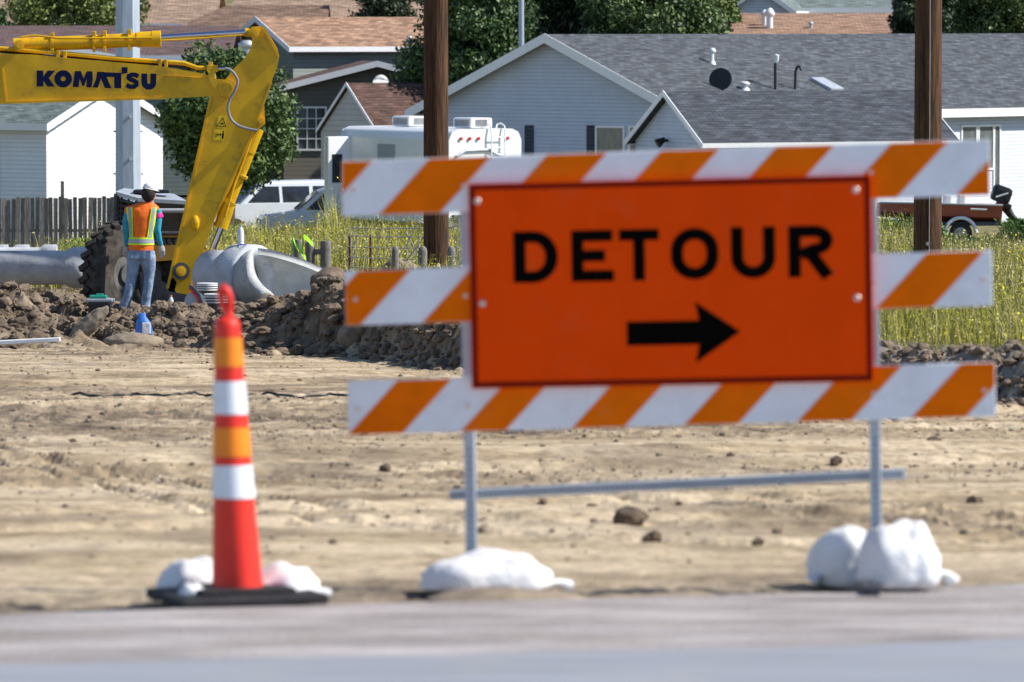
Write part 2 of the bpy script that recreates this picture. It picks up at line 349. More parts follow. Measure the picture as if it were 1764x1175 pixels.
def ground_mat(m):
    n = m.node_tree; N = n.nodes; L = n.links; b = N['Principled BSDF']; b.inputs['Roughness'].default_value = .97; b.inputs['Specular IOR Level'].default_value = .15
    at = N.new('ShaderNodeAttribute'); at.attribute_name = 'Col'; sp = N.new('ShaderNodeSeparateColor'); L.new(at.outputs[0], sp.inputs[0])
    tc = N.new('ShaderNodeTexCoord')
    def noise(scale, st, det=6, ro=.6):
        mp = N.new('ShaderNodeMapping'); mp.inputs['Scale'].default_value = st; mp.inputs['Rotation'].default_value = (0, 0, -.41); L.new(tc.outputs['Object'], mp.inputs[0])
        t = N.new('ShaderNodeTexNoise'); t.inputs['Scale'].default_value = scale; t.inputs['Detail'].default_value = det; t.inputs['Roughness'].default_value = ro
        L.new(mp.outputs[0], t.inputs['Vector']); return t.outputs[0]
    def ramp(src, stops):
        r = N.new('ShaderNodeValToRGB'); e = r.color_ramp.elements
        while len(e) < len(stops): e.new(.5)
        for q, (p, c) in zip(e, stops): q.position = p; q.color = (*c, 1)
        L.new(src, r.inputs[0]); return r.outputs[0]
    def mix(f, a, c, bl='MIX'):
        x = N.new('ShaderNodeMix'); x.data_type = 'RGBA'; x.blend_type = bl
        if isinstance(f, float): x.inputs[0].default_value = f
        else: L.new(f, x.inputs[0])
        L.new(a, x.inputs[6]); L.new(c, x.inputs[7]); return x.outputs[2]
    tan = ramp(noise(1.0, (.40, 1.1, 1), 10, .7), [(.36, (.26, .19, .12)), (.47, (.43, .335, .215)), (.57, (.59, .475, .33))])
    fine = ramp(noise(9, (1, 1, 1), 6, .7), [(.32, (.52, .50, .48)), (.5, (1, 1, 1)), (.70, (1.22, 1.2, 1.17))])
    tan = mix(1.0, tan, fine, 'MULTIPLY')
    brn = ramp(noise(2.2, (1, 1, 1), 8, .68), [(.35, (.075, .052, .036)), (.5, (.175, .135, .096)), (.68, (.34, .27, .19))])
    weed = ramp(noise(1.5, (1, 1, 1)), [(.35, (.13, .115, .05)), (.6, (.24, .21, .10))])
    c = mix(sp.outputs[0], tan, brn); c = mix(sp.outputs[1], c, weed)
    grav = ramp(noise(7, (1, 1, 1), 6, .75), [(.35, (.19, .165, .145)), (.5, (.27, .24, .21)), (.68, (.40, .36, .31))])
    c = mix(sp.outputs[2], c, grav)
    L.new(c, b.inputs['Base Color'])
    bp = N.new('ShaderNodeBump'); bp.inputs['Strength'].default_value = .8; bp.inputs['Distance'].default_value = .03
    L.new(noise(14, (1, 1, 1), 8, .7), bp.inputs['Height']); L.new(bp.outputs[0], b.inputs['Normal'])
ground_mat(gm)
cz = np.zeros((nv, 3)); brown = np.clip(mound+rough*.75*(.45+1.3*fbm(GX*2, GY*1.2, 44, 4, .7)), 0, 1)
brown = np.clip(brown+.5*sst(fbm(GX*.9+2, GY*.55, 47, 4, .6), .02, .16)*(1-mound), 0, 1)
cz[:, 0] = (brown*(1-.65*sst(GX, 1.5, 3))).ravel(); cz[:, 1] = field.ravel(); cz[:, 2] = (bermm*sst(GX, -1.5, 1.5)*.75+.5*(1-sst(GY-.44*GX, 19.0, 24))).ravel().clip(0, 1)
g = np_mesh('ground', verts, faces, gm, cz, smooth=False); tag(g, 'tan graded dirt with brown spoil heaps rising to the back', 'ground', kind='structure')
# road shoulder and road: the edge runs up to the right
def edge_strip(name, m, e0, sl, o0, o1, z, lab, wob=.12):
    b = MB(); n = 160; vs = []; fs = []; tc = []
    X = np.linspace(-60, 60, n) if o0 < -2 else np.concatenate([np.linspace(-60, -6, 20), np.linspace(-5.9, 5.9, 220), np.linspace(6, 60, 20)])
    for x in X:
        e = e0+sl*x
        y1 = e+o1+float(fbm(np.array(x*1.1), np.array(3.), 40, 4))*wob*4; vs.append((x, e+o0, z+G0(e+o0))); vs.append((x, y1, z+G0(y1)))
    b.add(vs, [(2*i, 2*i+2, 2*i+3, 2*i+1) for i in range(len(X)-1)])
    return b.build(name, m, label=lab, cat='road', kind='structure')
edge_strip('road_shoulder', 'gravel', 20.75, .42, -4.2, 0, .022, 'grey mauve gravel shoulder along the road edge')
edge_strip('road', 'asphalt', 18.1, .33, -18, 0, .026, 'blue grey asphalt road at the bottom of the picture', .10)

# ------------------------------------------------------------------ barricade with the detour sign
YB = 21.6; yaw = math.radians(-5.5); cy_ = math.cos(yaw); SB = S(YB)
bar = thing('road_barricade', P(1158, 1018, YB), 'three railed road barricade in orange and white slanted stripes holding the detour sign', 'barricade')
bar.rotation_euler = (0, math.radians(-1.0), yaw)
def bx(px): return (px-1150)/SB/cy_
def bz(py): return (1021-py)/SB
def stripes(z0, z1, oranges, parent, y, xl, xr, sl=.96):   # slanted stripes on the rail face; oranges give px at the top edge
    h = z1-z0; ob = MB(); wb = MB(); run = h*sl
    def clip(poly):
        def cut(ps, f):
            out = []
            for i in range(len(ps)):
                a, b = ps[i], ps[(i+1) % len(ps)]; fa, fb = f(a), f(b)
                if fa >= 0: out.append(a)
                if fa*fb < 0: t = fa/(fa-fb); out.append((a[0]+(b[0]-a[0])*t, a[1]+(b[1]-a[1])*t))
            return out
        return cut(cut(poly, lambda p: p[0]-xl), lambda p: xr-p[0])
    for a, b in oranges:
        a, b = bx(a), bx(b); q = clip([(a-run, z0), (b-run, z0), (b, z1), (a, z1)])
        if len(q) > 2: ob.prism(q, y, y-.003, lambda u, v, d: Vector((u, d, v)))
    ob.build('stripes', 'railorange', parent)
rail_specs = [(259, 354, [(545, 645), (745, 850), (948, 1050), (1144, 1243), (1342, 1440), (1538, 1634), (1736, 1830)]),
              (449, 544, [(618, 708), (816, 900), (1010, 1100), (1205, 1300), (1400, 1490), (1596, 1692)]),
              (641, 734, [(682, 776), (878, 955), (1070, 1160), (1264, 1356), (1458, 1550), (1652, 1745)])]
for (t, b_, orr), (xl, xr) in zip(rail_specs, ((592, 1704), (594, 1706), (595, 1709))):
    z0, z1 = bz(b_), bz(t); xl, xr = bx(xl), bx(xr)
    r = MB().box(((xl+xr)/2, -.012, (z0+z1)/2), (xr-xl, .022, z1-z0), bev=.003).build('rail', 'railwhite', bar)
    stripes(z0+.002, z1-.002, orr, r, -.0235, xl+.002, xr-.002)
    for px in (612, 803, 1502, 1690):
        MB().tube([(bx(px), -.023, z0+.1), (bx(px), -.031, z0+.1)], .009, 10).build('bolt', 'screw', r)
for px in (803, 1502):
    x = bx(px); p = MB(); p.box((x, .0225, 1.66/2), (.042, .042, 1.66), bev=.004)
    po = p.build('post', 'galv', bar)
    h = MB()
    for k in range(20): h.tube([(x, .0018, .08+k*.0254), (x, .0005, .08+k*.0254)], .0055, 8)
    h.build('hole_row', 'black', po)
    f = MB(); f.box((x, .03, .022), (.05, 1.15, .044), bev=.004); f.box((x, -.546, .022), (.056, .004, .05)); f.build('foot', 'steel', bar)
cb = MB(); cb.box((bx(1158), .072, bz(839)), (bx(1553)-bx(765), .038, .038), rot=Matrix.Rotation(math.radians(-1.1), 3, 'Y'), bev=.004)
c_ = cb.build('cross_brace', 'galv', bar)
hh = MB()
for k in range(-44, 45):
    x = bx(1158)+k*.0195; hh.tube([(x, .0525, bz(839)-(-x+bx(1158))*math.tan(math.radians(1.1))), (x, .0505, bz(839)-(-x+bx(1158))*math.tan(math.radians(1.1)))], .0055, 6)
hh.build('hole_row', 'black', c_)
# sign
SG = thing('detour_sign', (0, 0, 0), 'orange detour sign with black letters and right arrow', 'sign')
SG.parent = None; SG.matrix_world = Matrix.Translation(P(1158, 1018, YB)) @ Euler((0, math.radians(-1.0), yaw)).to_matrix().to_4x4()
sx0, sx1, sz0, sz1 = bx(812), bx(1502), bz(663), bz(309)
MB().box(((sx0+sx1)/2, -.045, (sz0+sz1)/2), (sx1-sx0, .012, sz1-sz0), bev=.002).build('panel', 'orange', SG)
bb = MB(); bw = .020; yb = -.0525
for c, d in ((((sx0+sx1)/2, yb, sz1-bw/2-.004), (sx1-sx0-.008, .002, bw)), (((sx0+sx1)/2, yb, sz0+bw/2+.004), (sx1-sx0-.008, .002, bw)),
             ((sx0+bw/2+.004, yb, (sz0+sz1)/2), (bw, .002, sz1-sz0-2*bw-.008)), ((sx1-bw/2-.004, yb, (sz0+sz1)/2), (bw, .002, sz1-sz0-2*bw-.008))): bb.box(c, d)
bb.build('border', 'darkred', SG)
def ribbon(mb, pts, w, y0, y1, closed=False):
    n = len(pts); L_, R_ = [], []
    for i in range(n):
        a = pts[(i-1) % n] if closed or i > 0 else pts[i]; c = pts[(i+1) % n] if closed or i < n-1 else pts[i]
        t0 = Vector((pts[i][0]-a[0], pts[i][1]-a[1])); t1 = Vector((c[0]-pts[i][0], c[1]-pts[i][1]))
        t0 = t0.normalized() if t0.length else t1.normalized(); t1 = t1.normalized() if t1.length else t0
        nn = Vector((-(t0+t1).y, (t0+t1).x)).normalized(); k = w/2/max(.5, nn.dot(Vector((-t0.y, t0.x))))
        L_.append((pts[i][0]+nn.x*k, pts[i][1]+nn.y*k)); R_.append((pts[i][0]-nn.x*k, pts[i][1]-nn.y*k))
    vs = [Vector((u, y, v)) for y in (y0, y1) for u, v in L_+R_]; m = 2*n; fs = []
    for i in range(n if closed else n-1):
        j = (i+1) % n; fs += [(i, j, n+j, n+i), (m+i, m+n+i, m+n+j, m+j), (i, m+i, m+j, j), (n+i, n+j, m+n+j, m+n+i)]
    if not closed: fs += [(0, n, m+n, m), (n-1, m+n-1, m+2*n-1, 2*n-1)]
    mb.add(vs, fs)
def arc(cx, cy, rx, ry, a0, a1, n=14): return [(cx+rx*math.cos(math.radians(a0+(a1-a0)*i/n)), cy+ry*math.sin(math.radians(a0+(a1-a0)*i/n))) for i in range(n+1)]
# letters in units: height 1, width ~.78, stroke .2
st = .215
def LD(b): ribbon(b, [(st/2, st/2)]+[(.36, st/2)]+arc(.36, .5, .32, .5-st/2, -90, 90)+[(st/2, 1-st/2)], st, *Y01, closed=True)
def LE(b):
    ribbon(b, [(st/2, 0), (st/2, 1)], st, *Y01)
    for z, l in ((st/2, .78), (.5, .62), (1-st/2, .76)): ribbon(b, [(st, z), (l, z)], st, *Y01)
def LT(b): ribbon(b, [(0, 1-st/2), (.76, 1-st/2)], st, *Y01); ribbon(b, [(.38, 0), (.38, 1-st)], st, *Y01)
def LO(b): ribbon(b, (arc(.42, .56, .325, .44-st/2, 0, 180)+arc(.42, .44, .325, .44-st/2, 180, 360)), st, *Y01, closed=True)
def LU(b): ribbon(b, [(st/2, 1)]+arc(.4, .4, .4-st/2, .4-st/2, 180, 360)+[(.8-st/2, 1)], st, *Y01)
def LR(b):
    ribbon(b, [(st/2, 0), (st/2, 1-st/2), (.42, 1-st/2)]+arc(.46, .715, .22, .285-st/2, 90, -90)+[(st, .43+st/2-.095)], st, *Y01)
    ribbon(b, [(.40, .44), (.70, 0)], st*1.05, *Y01)
Y01 = (-.0515, -.0535)
for fn, a, b, t, bo in ((LD, 888, 964, 397, 483), (LE, 988, 1060, 396, 482), (LT, 1070, 1138, 394, 480), (LO, 1160, 1241, 391, 480), (LU, 1262, 1337, 390, 479), (LR, 1360, 1436, 389, 478)):
    m = MB(); fn(m); hgt = 88/SB; x0 = bx(a); z0 = bz(481.5)
    wd = max(v[0] for v in m.v)-min(v[0] for v in m.v); kx = (bx(b)-bx(a))/wd
    m.v = [(x0+v[0]*kx, v[1], z0+v[2]*hgt) for v in m.v]; m.build('letter', 'ink', SG)
zc = bz(573); hh_ = 20.5/SB
ar = [(bx(1081), zc-hh_), (bx(1081), zc+hh_), (bx(1205), zc+hh_), (bx(1199), zc+52/SB), (bx(1275), zc), (bx(1199), zc-52/SB), (bx(1205), zc-hh_)]
MB().prism(ar, -.0515, -.0535, lambda u, v, d: Vector((u, d, v))).build('arrow', 'ink', SG)
sc_ = MB()
for px, py in ((826, 350), (1474, 325), (834, 526), (1475, 508)):
    pass
for px, py in ((827, 339), (1476, 334), (833, 516), (1476, 519)):
    b = MB(); b.tube([(bx(px), -.0535, bz(py)), (bx(px), -.0575, bz(py)), (bx(px), -.0595, bz(py))], [.014, .013, .006], 14); b.build('rivet', 'screw', SG)

# the frame has racked: every rail climbs a little more to the right than the posts lean
for o in bpy.data.objects:
    r_ = o
    while r_.parent is not None: r_ = r_.parent
    if o.type == 'MESH' and r_ in (bar, SG):
        for v in o.data.vertices: v.co.z += v.co.x*math.tan(math.radians(1.05 if r_ is bar else .4))
# ------------------------------------------------------------------ sandbags
def sandbag(px, py, Y, w, h, d, label, group, seed, rz=0, tie=None):
    base = P(px, py, Y); base.z = max(base.z, G0(base.y)+.0)
    o = MB(); V, Fc = ico(4); rs = np.random.default_rng(seed); v = V.copy()
    v = np.sign(v)*np.abs(v)**.8
    zz = v[:, 2]; flat = np.where(zz < 0, zz*.35, zz)
    ph = rs.random(8)*6.28
    fold = .012*np.sin(v[:, 0]*31+v[:, 1]*17)+.05*np.sin(v[:, 0]*5+v[:, 1]*3+ph[0])+.025*np.sin(v[:, 0]*9-v[:, 2]*6+ph[1])+.014*np.sin(v[:, 1]*13+v[:, 0]*11+ph[2])+.008*np.sin(v[:, 0]*23+v[:, 2]*19+ph[3])
    sag = 1-.25*np.abs(v[:, 0])**3
    v = np.stack([v[:, 0]*w/2*(1+fold), v[:, 1]*d/2*(1+fold), (flat*h*sag*(1+fold*1.6))+h*.32], 1)
    v[:, 2] = np.maximum(v[:, 2], 0.0)
    o.add(v.tolist(), Fc, True)
    q = o.build('sandbag', 'bag', None); q.location = base; q.rotation_euler = (0, 0, rz); tag(q, label, 'sandbag', group)
    e = MB()
    sgn = tie if tie else 1
    e.tube([(sgn*w*.44, 0, h*.3), (sgn*w*.5, 0, h*.34), (sgn*w*.54, .01, h*.3), (sgn*w*.6, .02, h*.16)], [.035, .018, .03, .05], 10, flat=.6)
    e.build('tied_end', 'bag', q); return q
sandbag(842, 1022, 21.45, .50, .118, .34, 'flattened white sandbag over the left foot of the barricade', 'white sandbags', 3, .05)
sandbag(1462, 1012, 21.75, .27, .17, .34, 'shaded bluish sandbag behind the foot of the right barricade post', 'white sandbags', 5, .6, -1)
sandbag(1550, 1016, 21.35, .32, .195, .36, 'tall bright sandbag slumped on the right foot of the barricade', 'white sandbags', 9, -.15, 1)
# heaped sand under the left bag
hp = MB(); hp.lump((0, 0, -.02), 1, 4, .12, 3, sq=(.34, .22, .075)); hp.build('sand_heap', 'palerock', None, label='small tan heap of sand under the flattened white sandbag', cat='sand heap').location = P(880, 1038, 21.15)

# ------------------------------------------------------------------ traffic cone
YC = 20.6; SCN = S(YC); cb_ = P(408, 1046, YC); cb_.z = G0(YC)+.03
cone = thing('traffic_cone', cb_, 'tall slim orange cone with two white bands on a black rubber base', 'traffic cone')
b = MB(); b.box((0, 0, .018), (.56, .46, .036), rot=Matrix.Rotation(.35, 3, 'Z'), bev=.012); b.box((0, 0, .045), (.36, .30, .02), rot=Matrix.Rotation(.35, 3, 'Z'), bev=.008); b.build('rubber_base', 'rubber', cone)
def czr(py):  # centre and radius at a photo row
    t = (1034-py)/(1034-552); cx = 409+(392.5-409)*t; r = 44.5+(21.5-44.5)*t**.93
    return ((cx-408)/SCN, (1046-py)/SCN-.02, r/SCN)
bands = [(1034, 857, 'cone'), (857, 800, 'conewh'), (800, 785, 'cone'), (785, 735, 'coneor'), (735, 712, 'cone'), (712, 655, 'conewh'), (655, 630, 'cone'), (630, 580, 'coneor'), (580, 556, 'cone')]
body = MB(); pts = []
for py in range(1034, 550, -8):
    x, z, r = czr(py); pts.append((x, z, r))
x, z, r = pts[-1]; pts += [(x, z+.012, r*.8), (x, z+.02, r*.45)]
def lathe(mb, pts, n=28, off=0, dent=True):
    vs = []; fs = []
    for x, z, r in pts:
        for k in range(n):
            a = 2*PI*k/n; rr = (r+off)*(1+(.05*math.cos(2*a+.8)+.03*math.cos(5*a+z*3))*max(0, 1-z/.5) if dent else r+off)
            if not dent: rr = r+off
            vs.append((x+rr*math.cos(a), rr*math.sin(a), z))
    for i in range(len(pts)-1):
        for k in range(n): fs.append((i*n+k, i*n+(k+1) % n, (i+1)*n+(k+1) % n, (i+1)*n+k))
    mb.add(vs, fs, True); return mb
lathe(body, pts); body.build('body', 'cone', cone)
for a, b_, m in bands:
    if m == 'cone': continue
    pp = [czr(a-(a-b_)*i/4) for i in range(5)]
    lathe(MB(), pp, off=.003).build('reflective_band' if m == 'conewh' else 'orange_band', m, cone)
hd = MB(); tx, tz, tr = czr(556)
def cp(px, py): return ((px-408)/SCN, 0, (1046-py)/SCN-.02)
hd.tube([cp(393, 560), cp(394, 545), cp(395, 535)], [.026, .017, .016], 14)
hd.tube([cp(394, 542), cp(397.5, 530), cp(397.5, 514), cp(393, 501), cp(387, 494), cp(381.5, 501), cp(382, 513), cp(387, 528), cp(394, 540)], [.013, .012, .013, .015, .016, .015, .013, .012, .013], 12, flat=1.1)
hd.build('handle', 'cone', cone)
sandbag(335, 1034, 20.85, .26, .115, .26, 'crumpled white sandbag on the left of the cone base', 'white sandbags', 21, .3, -1)
sandbag(487, 1034, 20.75, .25, .10, .26, 'rounded white sandbag on the right of the cone base', 'white sandbags', 22, -.1, 1)
sandbag(330, 1040, 20.5, .10, .055, .1, 'small knotted white sandbag end in front of the left cone bag', 'white sandbags', 23, .2)

# ------------------------------------------------------------------ excavator
YE = 84.0; EX = P(-820, 460, YE); EX.z = float(base_z(np.array(EX.x), np.array(84.)))
ex = thing('excavator', EX, 'yellow excavator reaching its boom and arm down behind the spoil heap', 'excavator')
def E(px, py, dy=0): return P(px, py, YE+dy)-EX
def plate(poly, d0, d1): return MB().prism(poly, d0, d1, lambda u, v, d: E(u, v, d))
def ebx(mb, px, py, w, h, d0, d1, ang=0): # small block
    c = E(px, py, (d0+d1)/2); mb.box(c, (w/S(YE), abs(d1-d0), h/S(YE)), rot=Matrix.Rotation(-math.radians(ang), 3, 'Y'), bev=.008); return mb
boompoly = [(-760, 330), (-700, 210), (-560, 80), (-420, 52), (-250, 66), (0, 92), (60, 94), (130, 101), (270, 113), (352, 127), (372, 136), (398, 140), (405, 150), (399, 162), (388, 166), (364, 166), (282, 170), (140, 174), (0, 178), (-260, 178), (-380, 176), (-500, 200), (-620, 300), (-690, 380), (-740, 380)]
boom = plate(boompoly, -.2, .2).build('boom', 'yellow', ex)
fl = MB()
fl.prism([(-250, 63), (0, 89), (0, 93), (-250, 67)], -.23, .23, lambda u, v, d: E(u, v, d)); fl.prism([(0, 175), (282, 167.5), (282, 171), (0, 179.5)], -.235, .235, lambda u, v, d: E(u, v, d))
fl.prism([(0, 100), (3, 100), (12, 176), (9, 176)], -.212, -.2, lambda u, v, d: E(u, v, d))
fl.build('flange', 'yellow', boom)
armpoly = [(427, 53), (434, 46), (448, 45), (456, 47), (467, 65), (478, 84), (481, 98), (477, 118), (467, 142), (455, 172), (456, 196), (457, 214), (450, 219), (436, 229), (398, 323), (370, 376), (347, 442), (331, 480), (324, 516), (313, 521), (300, 512), (287, 498), (313, 388), (337, 282), (363, 166), (390, 135), (405, 116), (424, 98), (433, 80), (434, 66)]
arm = plate(armpoly, -.17, .17).build('arm', 'yellow', ex)
af = MB()
af.prism([(361, 168), (365, 168), (291, 497), (286, 497)], -.2, .2, lambda u, v, d: E(u, v, d))
af.prism([(456, 47), (480, 92), (482, 98), (478, 98), (452, 49)], -.2, .2, lambda u, v, d: E(u, v, d))
af.prism([(466, 142), (469, 142), (437, 232), (371, 377), (367, 377), (433, 231)], -.2, .2, lambda u, v, d: E(u, v, d)); af.build('edge_flange', 'yellow', arm)
# white lit band left of the arm
for px, py, r, nm in ((391, 152, 9, 'pivot_pin'), (441, 57, 7, 'pivot_pin'), (449, 209, 6, 'pivot_pin'), (312, 467, 9, 'pivot_pin'), (33, 78, 9, 'pivot_pin')):
    b = MB(); b.tube([E(px, py, -.25), E(px, py, .25)], r/S(YE), 18); b.tube([E(px, py, -.27), E(px, py, -.25)], r*.6/S(YE), 6); b.build(nm, 'yellow', ex)
cl = MB(); cl.tube([E(391, 152, -.235), E(391, 152, -.17)], 15/S(YE), 24); cl.tube([E(391, 152, -.24), E(391, 152, -.2)], 11/S(YE), 24); cl.build('pivot_boss', 'yellow', boom)
rg = MB(); rg.tube([E(312, 467, -.215), E(312, 467, -.16)], 15/S(YE), 24); rg.build('pivot_boss', 'steel', arm)
gs = plate([(290, 486), (298, 478), (304, 486), (301, 500), (308, 512), (300, 512), (289, 499)], -.176, -.171); gs.build('grease_stain', 'ink', arm)
cl2 = plate([(283, 430-300), (392, 137), (404, 146), (404, 158), (394, 166), (370, 158), (360, 135)], -.225, -.195)
cl2.build('boom_nose_plate', 'yellow', boom)
ac = MB(); c = E(441, 57)
# arm cylinder
cyl = MB(); cyl.tube([E(24, 78), E(60, 76), E(150, 73), E(238, 68.5)], [.105, .105, .105, .105], 18); cyl.tube([E(236, 68.5), E(262, 67.5)], .118, 18); cyl.tube([E(262, 67.5), E(277, 67)], .125, 18)
for x, y in ((90, 75), (162, 72), (180, 71.5), (223, 69)): cyl.tube([E(x-2, y), E(x+2, y)], .122, 18); cyl.box(E(x, y+13, -.08), (.05, .06, .08), bev=.01); cyl.box(E(x, y-14, -.06), (.06, .06, .08), bev=.01)
a_ = cyl.build('hydraulic_cylinder', 'yellow', ex)
MB().tube([E(275, 61.5+3), E(424, 55.5)], .043, 14).build('rod', 'chrome', a_)
MB().tube([E(422, 55.6), E(432, 57)], .065, 14).build('rod_end', 'yellow', a_)
lt = MB(); lt.tube([E(36, 64, -.12), E(60, 61, -.14), (E(100, 66, -.15)), E(160, 66, -.15), E(262, 65, -.15)], .016, 8); lt.tube([E(275, 70, -.08), E(320, 68, -.08), E(424, 60, -.06)], .012, 8); lt.build('oil_line', 'yellow', a_)
# boom top pipes
tb = MB(); tb.tube([E(-180, 62, -.1), E(-20, 82, -.12), E(60, 88, -.12), E(100, 91, -.12), E(200, 101, -.12), E(290, 107, -.12), E(318, 109, -.12), E(340, 117, -.12), E(372, 118, -.12)], .034, 10)
for x, y in ((100, 91), (112, 92), (286, 107), (276, 106)): tb.box(E(x, y+2, -.12), (.05, .12, .11), bev=.01)
tb.build('oil_pipe', 'yellow', boom)
t2 = MB(); t2.tube([E(-100, 78, .02), E(50, 93, .02), E(100, 99, .02), E(170, 101, .0), E(230, 108, .0), E(300, 113, .0), E(352, 119, .0)], .025, 8); t2.tube([E(50, 92, -.05), E(84, 97, -.06), E(140, 100, -.05), E(220, 105, -.05), E(300, 115, -.05)], .014, 8); t2.build('oil_hose', 'black', boom)
mf = MB(); ebx(mf, 363, 110, 7, 6, -.16, -.04); ebx(mf, 366, 118, 18, 12, -.2, -.02); ebx(mf, 366, 134, 12, 24, -.22, -.05, 8); mf.build('valve_block', 'yellow', boom)
MB().tube([E(372, 119, -.13), E(380, 118.5, -.14), E(390, 118, -.15)], .026, 10).build('hose_fitting', 'chrome', boom)
hs = MB()
ctrl = [(388, 118), (396, 120), (405, 129), (409.5, 141), (405, 156), (397, 170), (393, 182), (394, 195), (400, 208), (412, 217), (428, 222), (444, 225)]
def crom(pts, n=5):
    out = []
    for i in range(len(pts)-1):
        p0, p1, p2, p3 = pts[max(i-1, 0)], pts[i], pts[i+1], pts[min(i+2, len(pts)-1)]
        for k in range(n):
            t = k/n; out.append(tuple(.5*((2*p1[j])+(-p0[j]+p2[j])*t+(2*p0[j]-5*p1[j]+4*p2[j]-p3[j])*t*t+(-p0[j]+3*p1[j]-3*p2[j]+p3[j])*t**3) for j in range(len(p1))))
    return out+[tuple(pts[-1])]
hs.tube([E(x, y, -.27) for x, y in crom(ctrl)], .021, 10); hs.build('hydraulic_hose', 'hose', ex)
# bucket cylinder along the arm
bc = MB(); bc.tube([E(446, 222, -.02), E(440, 234, -.02), E(393, 352, -.02)], [.08, .088, .088], 16); bc.tube([E(394, 350, -.02), E(380, 392, -.02)], .105, 16); bc.tube([E(430, 258, -.02), E(428, 262, -.02)], .1, 16); bc.tube([E(396, 344, -.02), E(391, 350, -.02)], .125, 16)
bc.box(E(412, 302, -.02), (.26, .2, .05), rot=Matrix.Rotation(math.radians(22), 3, 'Y'), bev=.01)
bc.tube([E(433, 240, -.12), E(404, 318, -.13), E(388, 372, -.13)], .018, 8)
b_ = bc.build('hydraulic_cylinder', 'yellow', ex)
MB().tube([E(382, 388, -.02), E(362, 440, -.02)], .05, 14).build('rod', 'chrome', b_)
lk = plate([(350, 430), (370, 430), (372, 446), (334, 520), (316, 524), (318, 506)], -.12, .12); lk.build('bucket_link', 'yellow', ex)
lug = MB(); lug.lump(E(337, 384, -.19), .11, 3, .1, 2, sq=(.55, .5, 1)); lug.build('lifting_lug', 'yellow', arm)
# warning decals on the arm
dc = MB(); dc.prism([(376, 199), (391, 199), (389, 222), (373, 221)], -.1735, -.1715, lambda u, v, d: E(u, v, d)); dc.prism([(370, 223), (389, 223), (385, 242), (367, 241)], -.1735, -.1715, lambda u, v, d: E(u, v, d))
M['muddyrim'] = mat('muddy_rim', (.13, .125, .12), .8, var=.4, scale=3, bump=.3); M['decal'] = mat('decal_yellow', (.85, .58, .02), .5, var=.03); d_ = dc.build('warning_decal', 'decal', arm)
dk = MB()
def rp(mb, pts, w, d0, d1, closed=False):
    q = MB(); ribbon(q, pts, w, d0, d1, closed); mb.add([E(v[0], v[2], v[1]) for v in q.v], q.f)
rp(dk, [(373.5, 217.5), (384, 203), (389, 218)], 1.1, -.1755, -.1738, True); rp(dk, [(380, 213), (385, 213)], 2.5, -.1755, -.1738); rp(dk, [(374, 232), (380.5, 232)], 1.2, -.1755, -.1738)
dk.prism([(373, 232), (376, 229.5), (376, 234.5)], -.1755, -.1738, lambda u, v, d: E(u, v, d)); dk.prism([(382, 232), (379, 229.5), (379, 234.5)], -.1755, -.1738, lambda u, v, d: E(u, v, d))
rp(dk, [(384.5, 229), (383.5, 239)], 3, -.1755, -.1738); rp(dk, [(385, 225.5), (385, 228)], 2.2, -.1755, -.1738); rp(dk, [(371.5, 229), (373, 229), (372.5, 236), (371, 236)], .5, -.1755, -.1738, True)
dk.build('warning_symbol', 'ink', d_)
# brand letters, traced in a zoomed view (factor 3.456)
q = 3.456; Lp = {}
polys = [
 ('K', [(218, 420), (258, 420), (258, 456), (284, 420), (328, 421), (291, 465), (326, 516), (281, 515), (258, 480), (258, 515), (218, 515)]),
 ('M', [(432, 518), (446, 423), (481, 423), (498, 468), (517, 424), (550, 425), (553, 470), (544, 521), (514, 520), (516, 468), (501, 512), (490, 512), (474, 468), (468, 519)]),
 ('A', [(550, 521), (572, 470), (578, 427), (621, 428), (664, 525), (624, 524), (601, 468), (583, 522)]),
 ('T', [(618, 430), (724, 434), (724, 400), (759, 400), (759, 436), (722, 440), (722, 527), (680, 525), (680, 459), (630, 457)]),
]
for nm, pl in polys:
    m = MB(); m.prism([(x/q, y/q) for x, y in pl], -.2035, -.2012, lambda u, v, d: E(u, v, d)); m.build('letter', 'navy', boom)
m = MB(); rp(m, arc(376/q, 469.5/q, 34/q, 33/q, 0, 342, 19), 37/q, -.2035, -.2012, True); m.build('letter', 'navy', boom)
m = MB(); rp(m, [(824/q, 455/q), (806/q, 446/q), (785/q, 445/q), (768/q, 452/q), (766/q, 464/q), (778/q, 474/q), (797/q, 480/q), (812/q, 490/q), (812/q, 505/q), (798/q, 516/q), (775/q, 517/q), (752/q, 507/q)], 27/q, -.2035, -.2012); m.build('letter', 'navy', boom)
m = MB(); rp(m, [(859/q, 438/q), (859/q, 490/q)]+[(886/q-27/q*math.cos(math.radians(a)), (491+26*math.sin(math.radians(a)))/q) for a in range(10, 180, 17)]+[(913/q, 490/q), (913/q, 438/q)], 35/q, -.2035, -.2012); m.build('letter', 'navy', boom)
# bucket behind the heap
bk = MB(); bk.prism([(283, 500), (325, 508), (350, 530), (345, 570), (318, 590), (292, 560), (300, 525)], -.42, .42, lambda u, v, d: E(u, v, d)); bk.build('bucket', 'steel', ex)
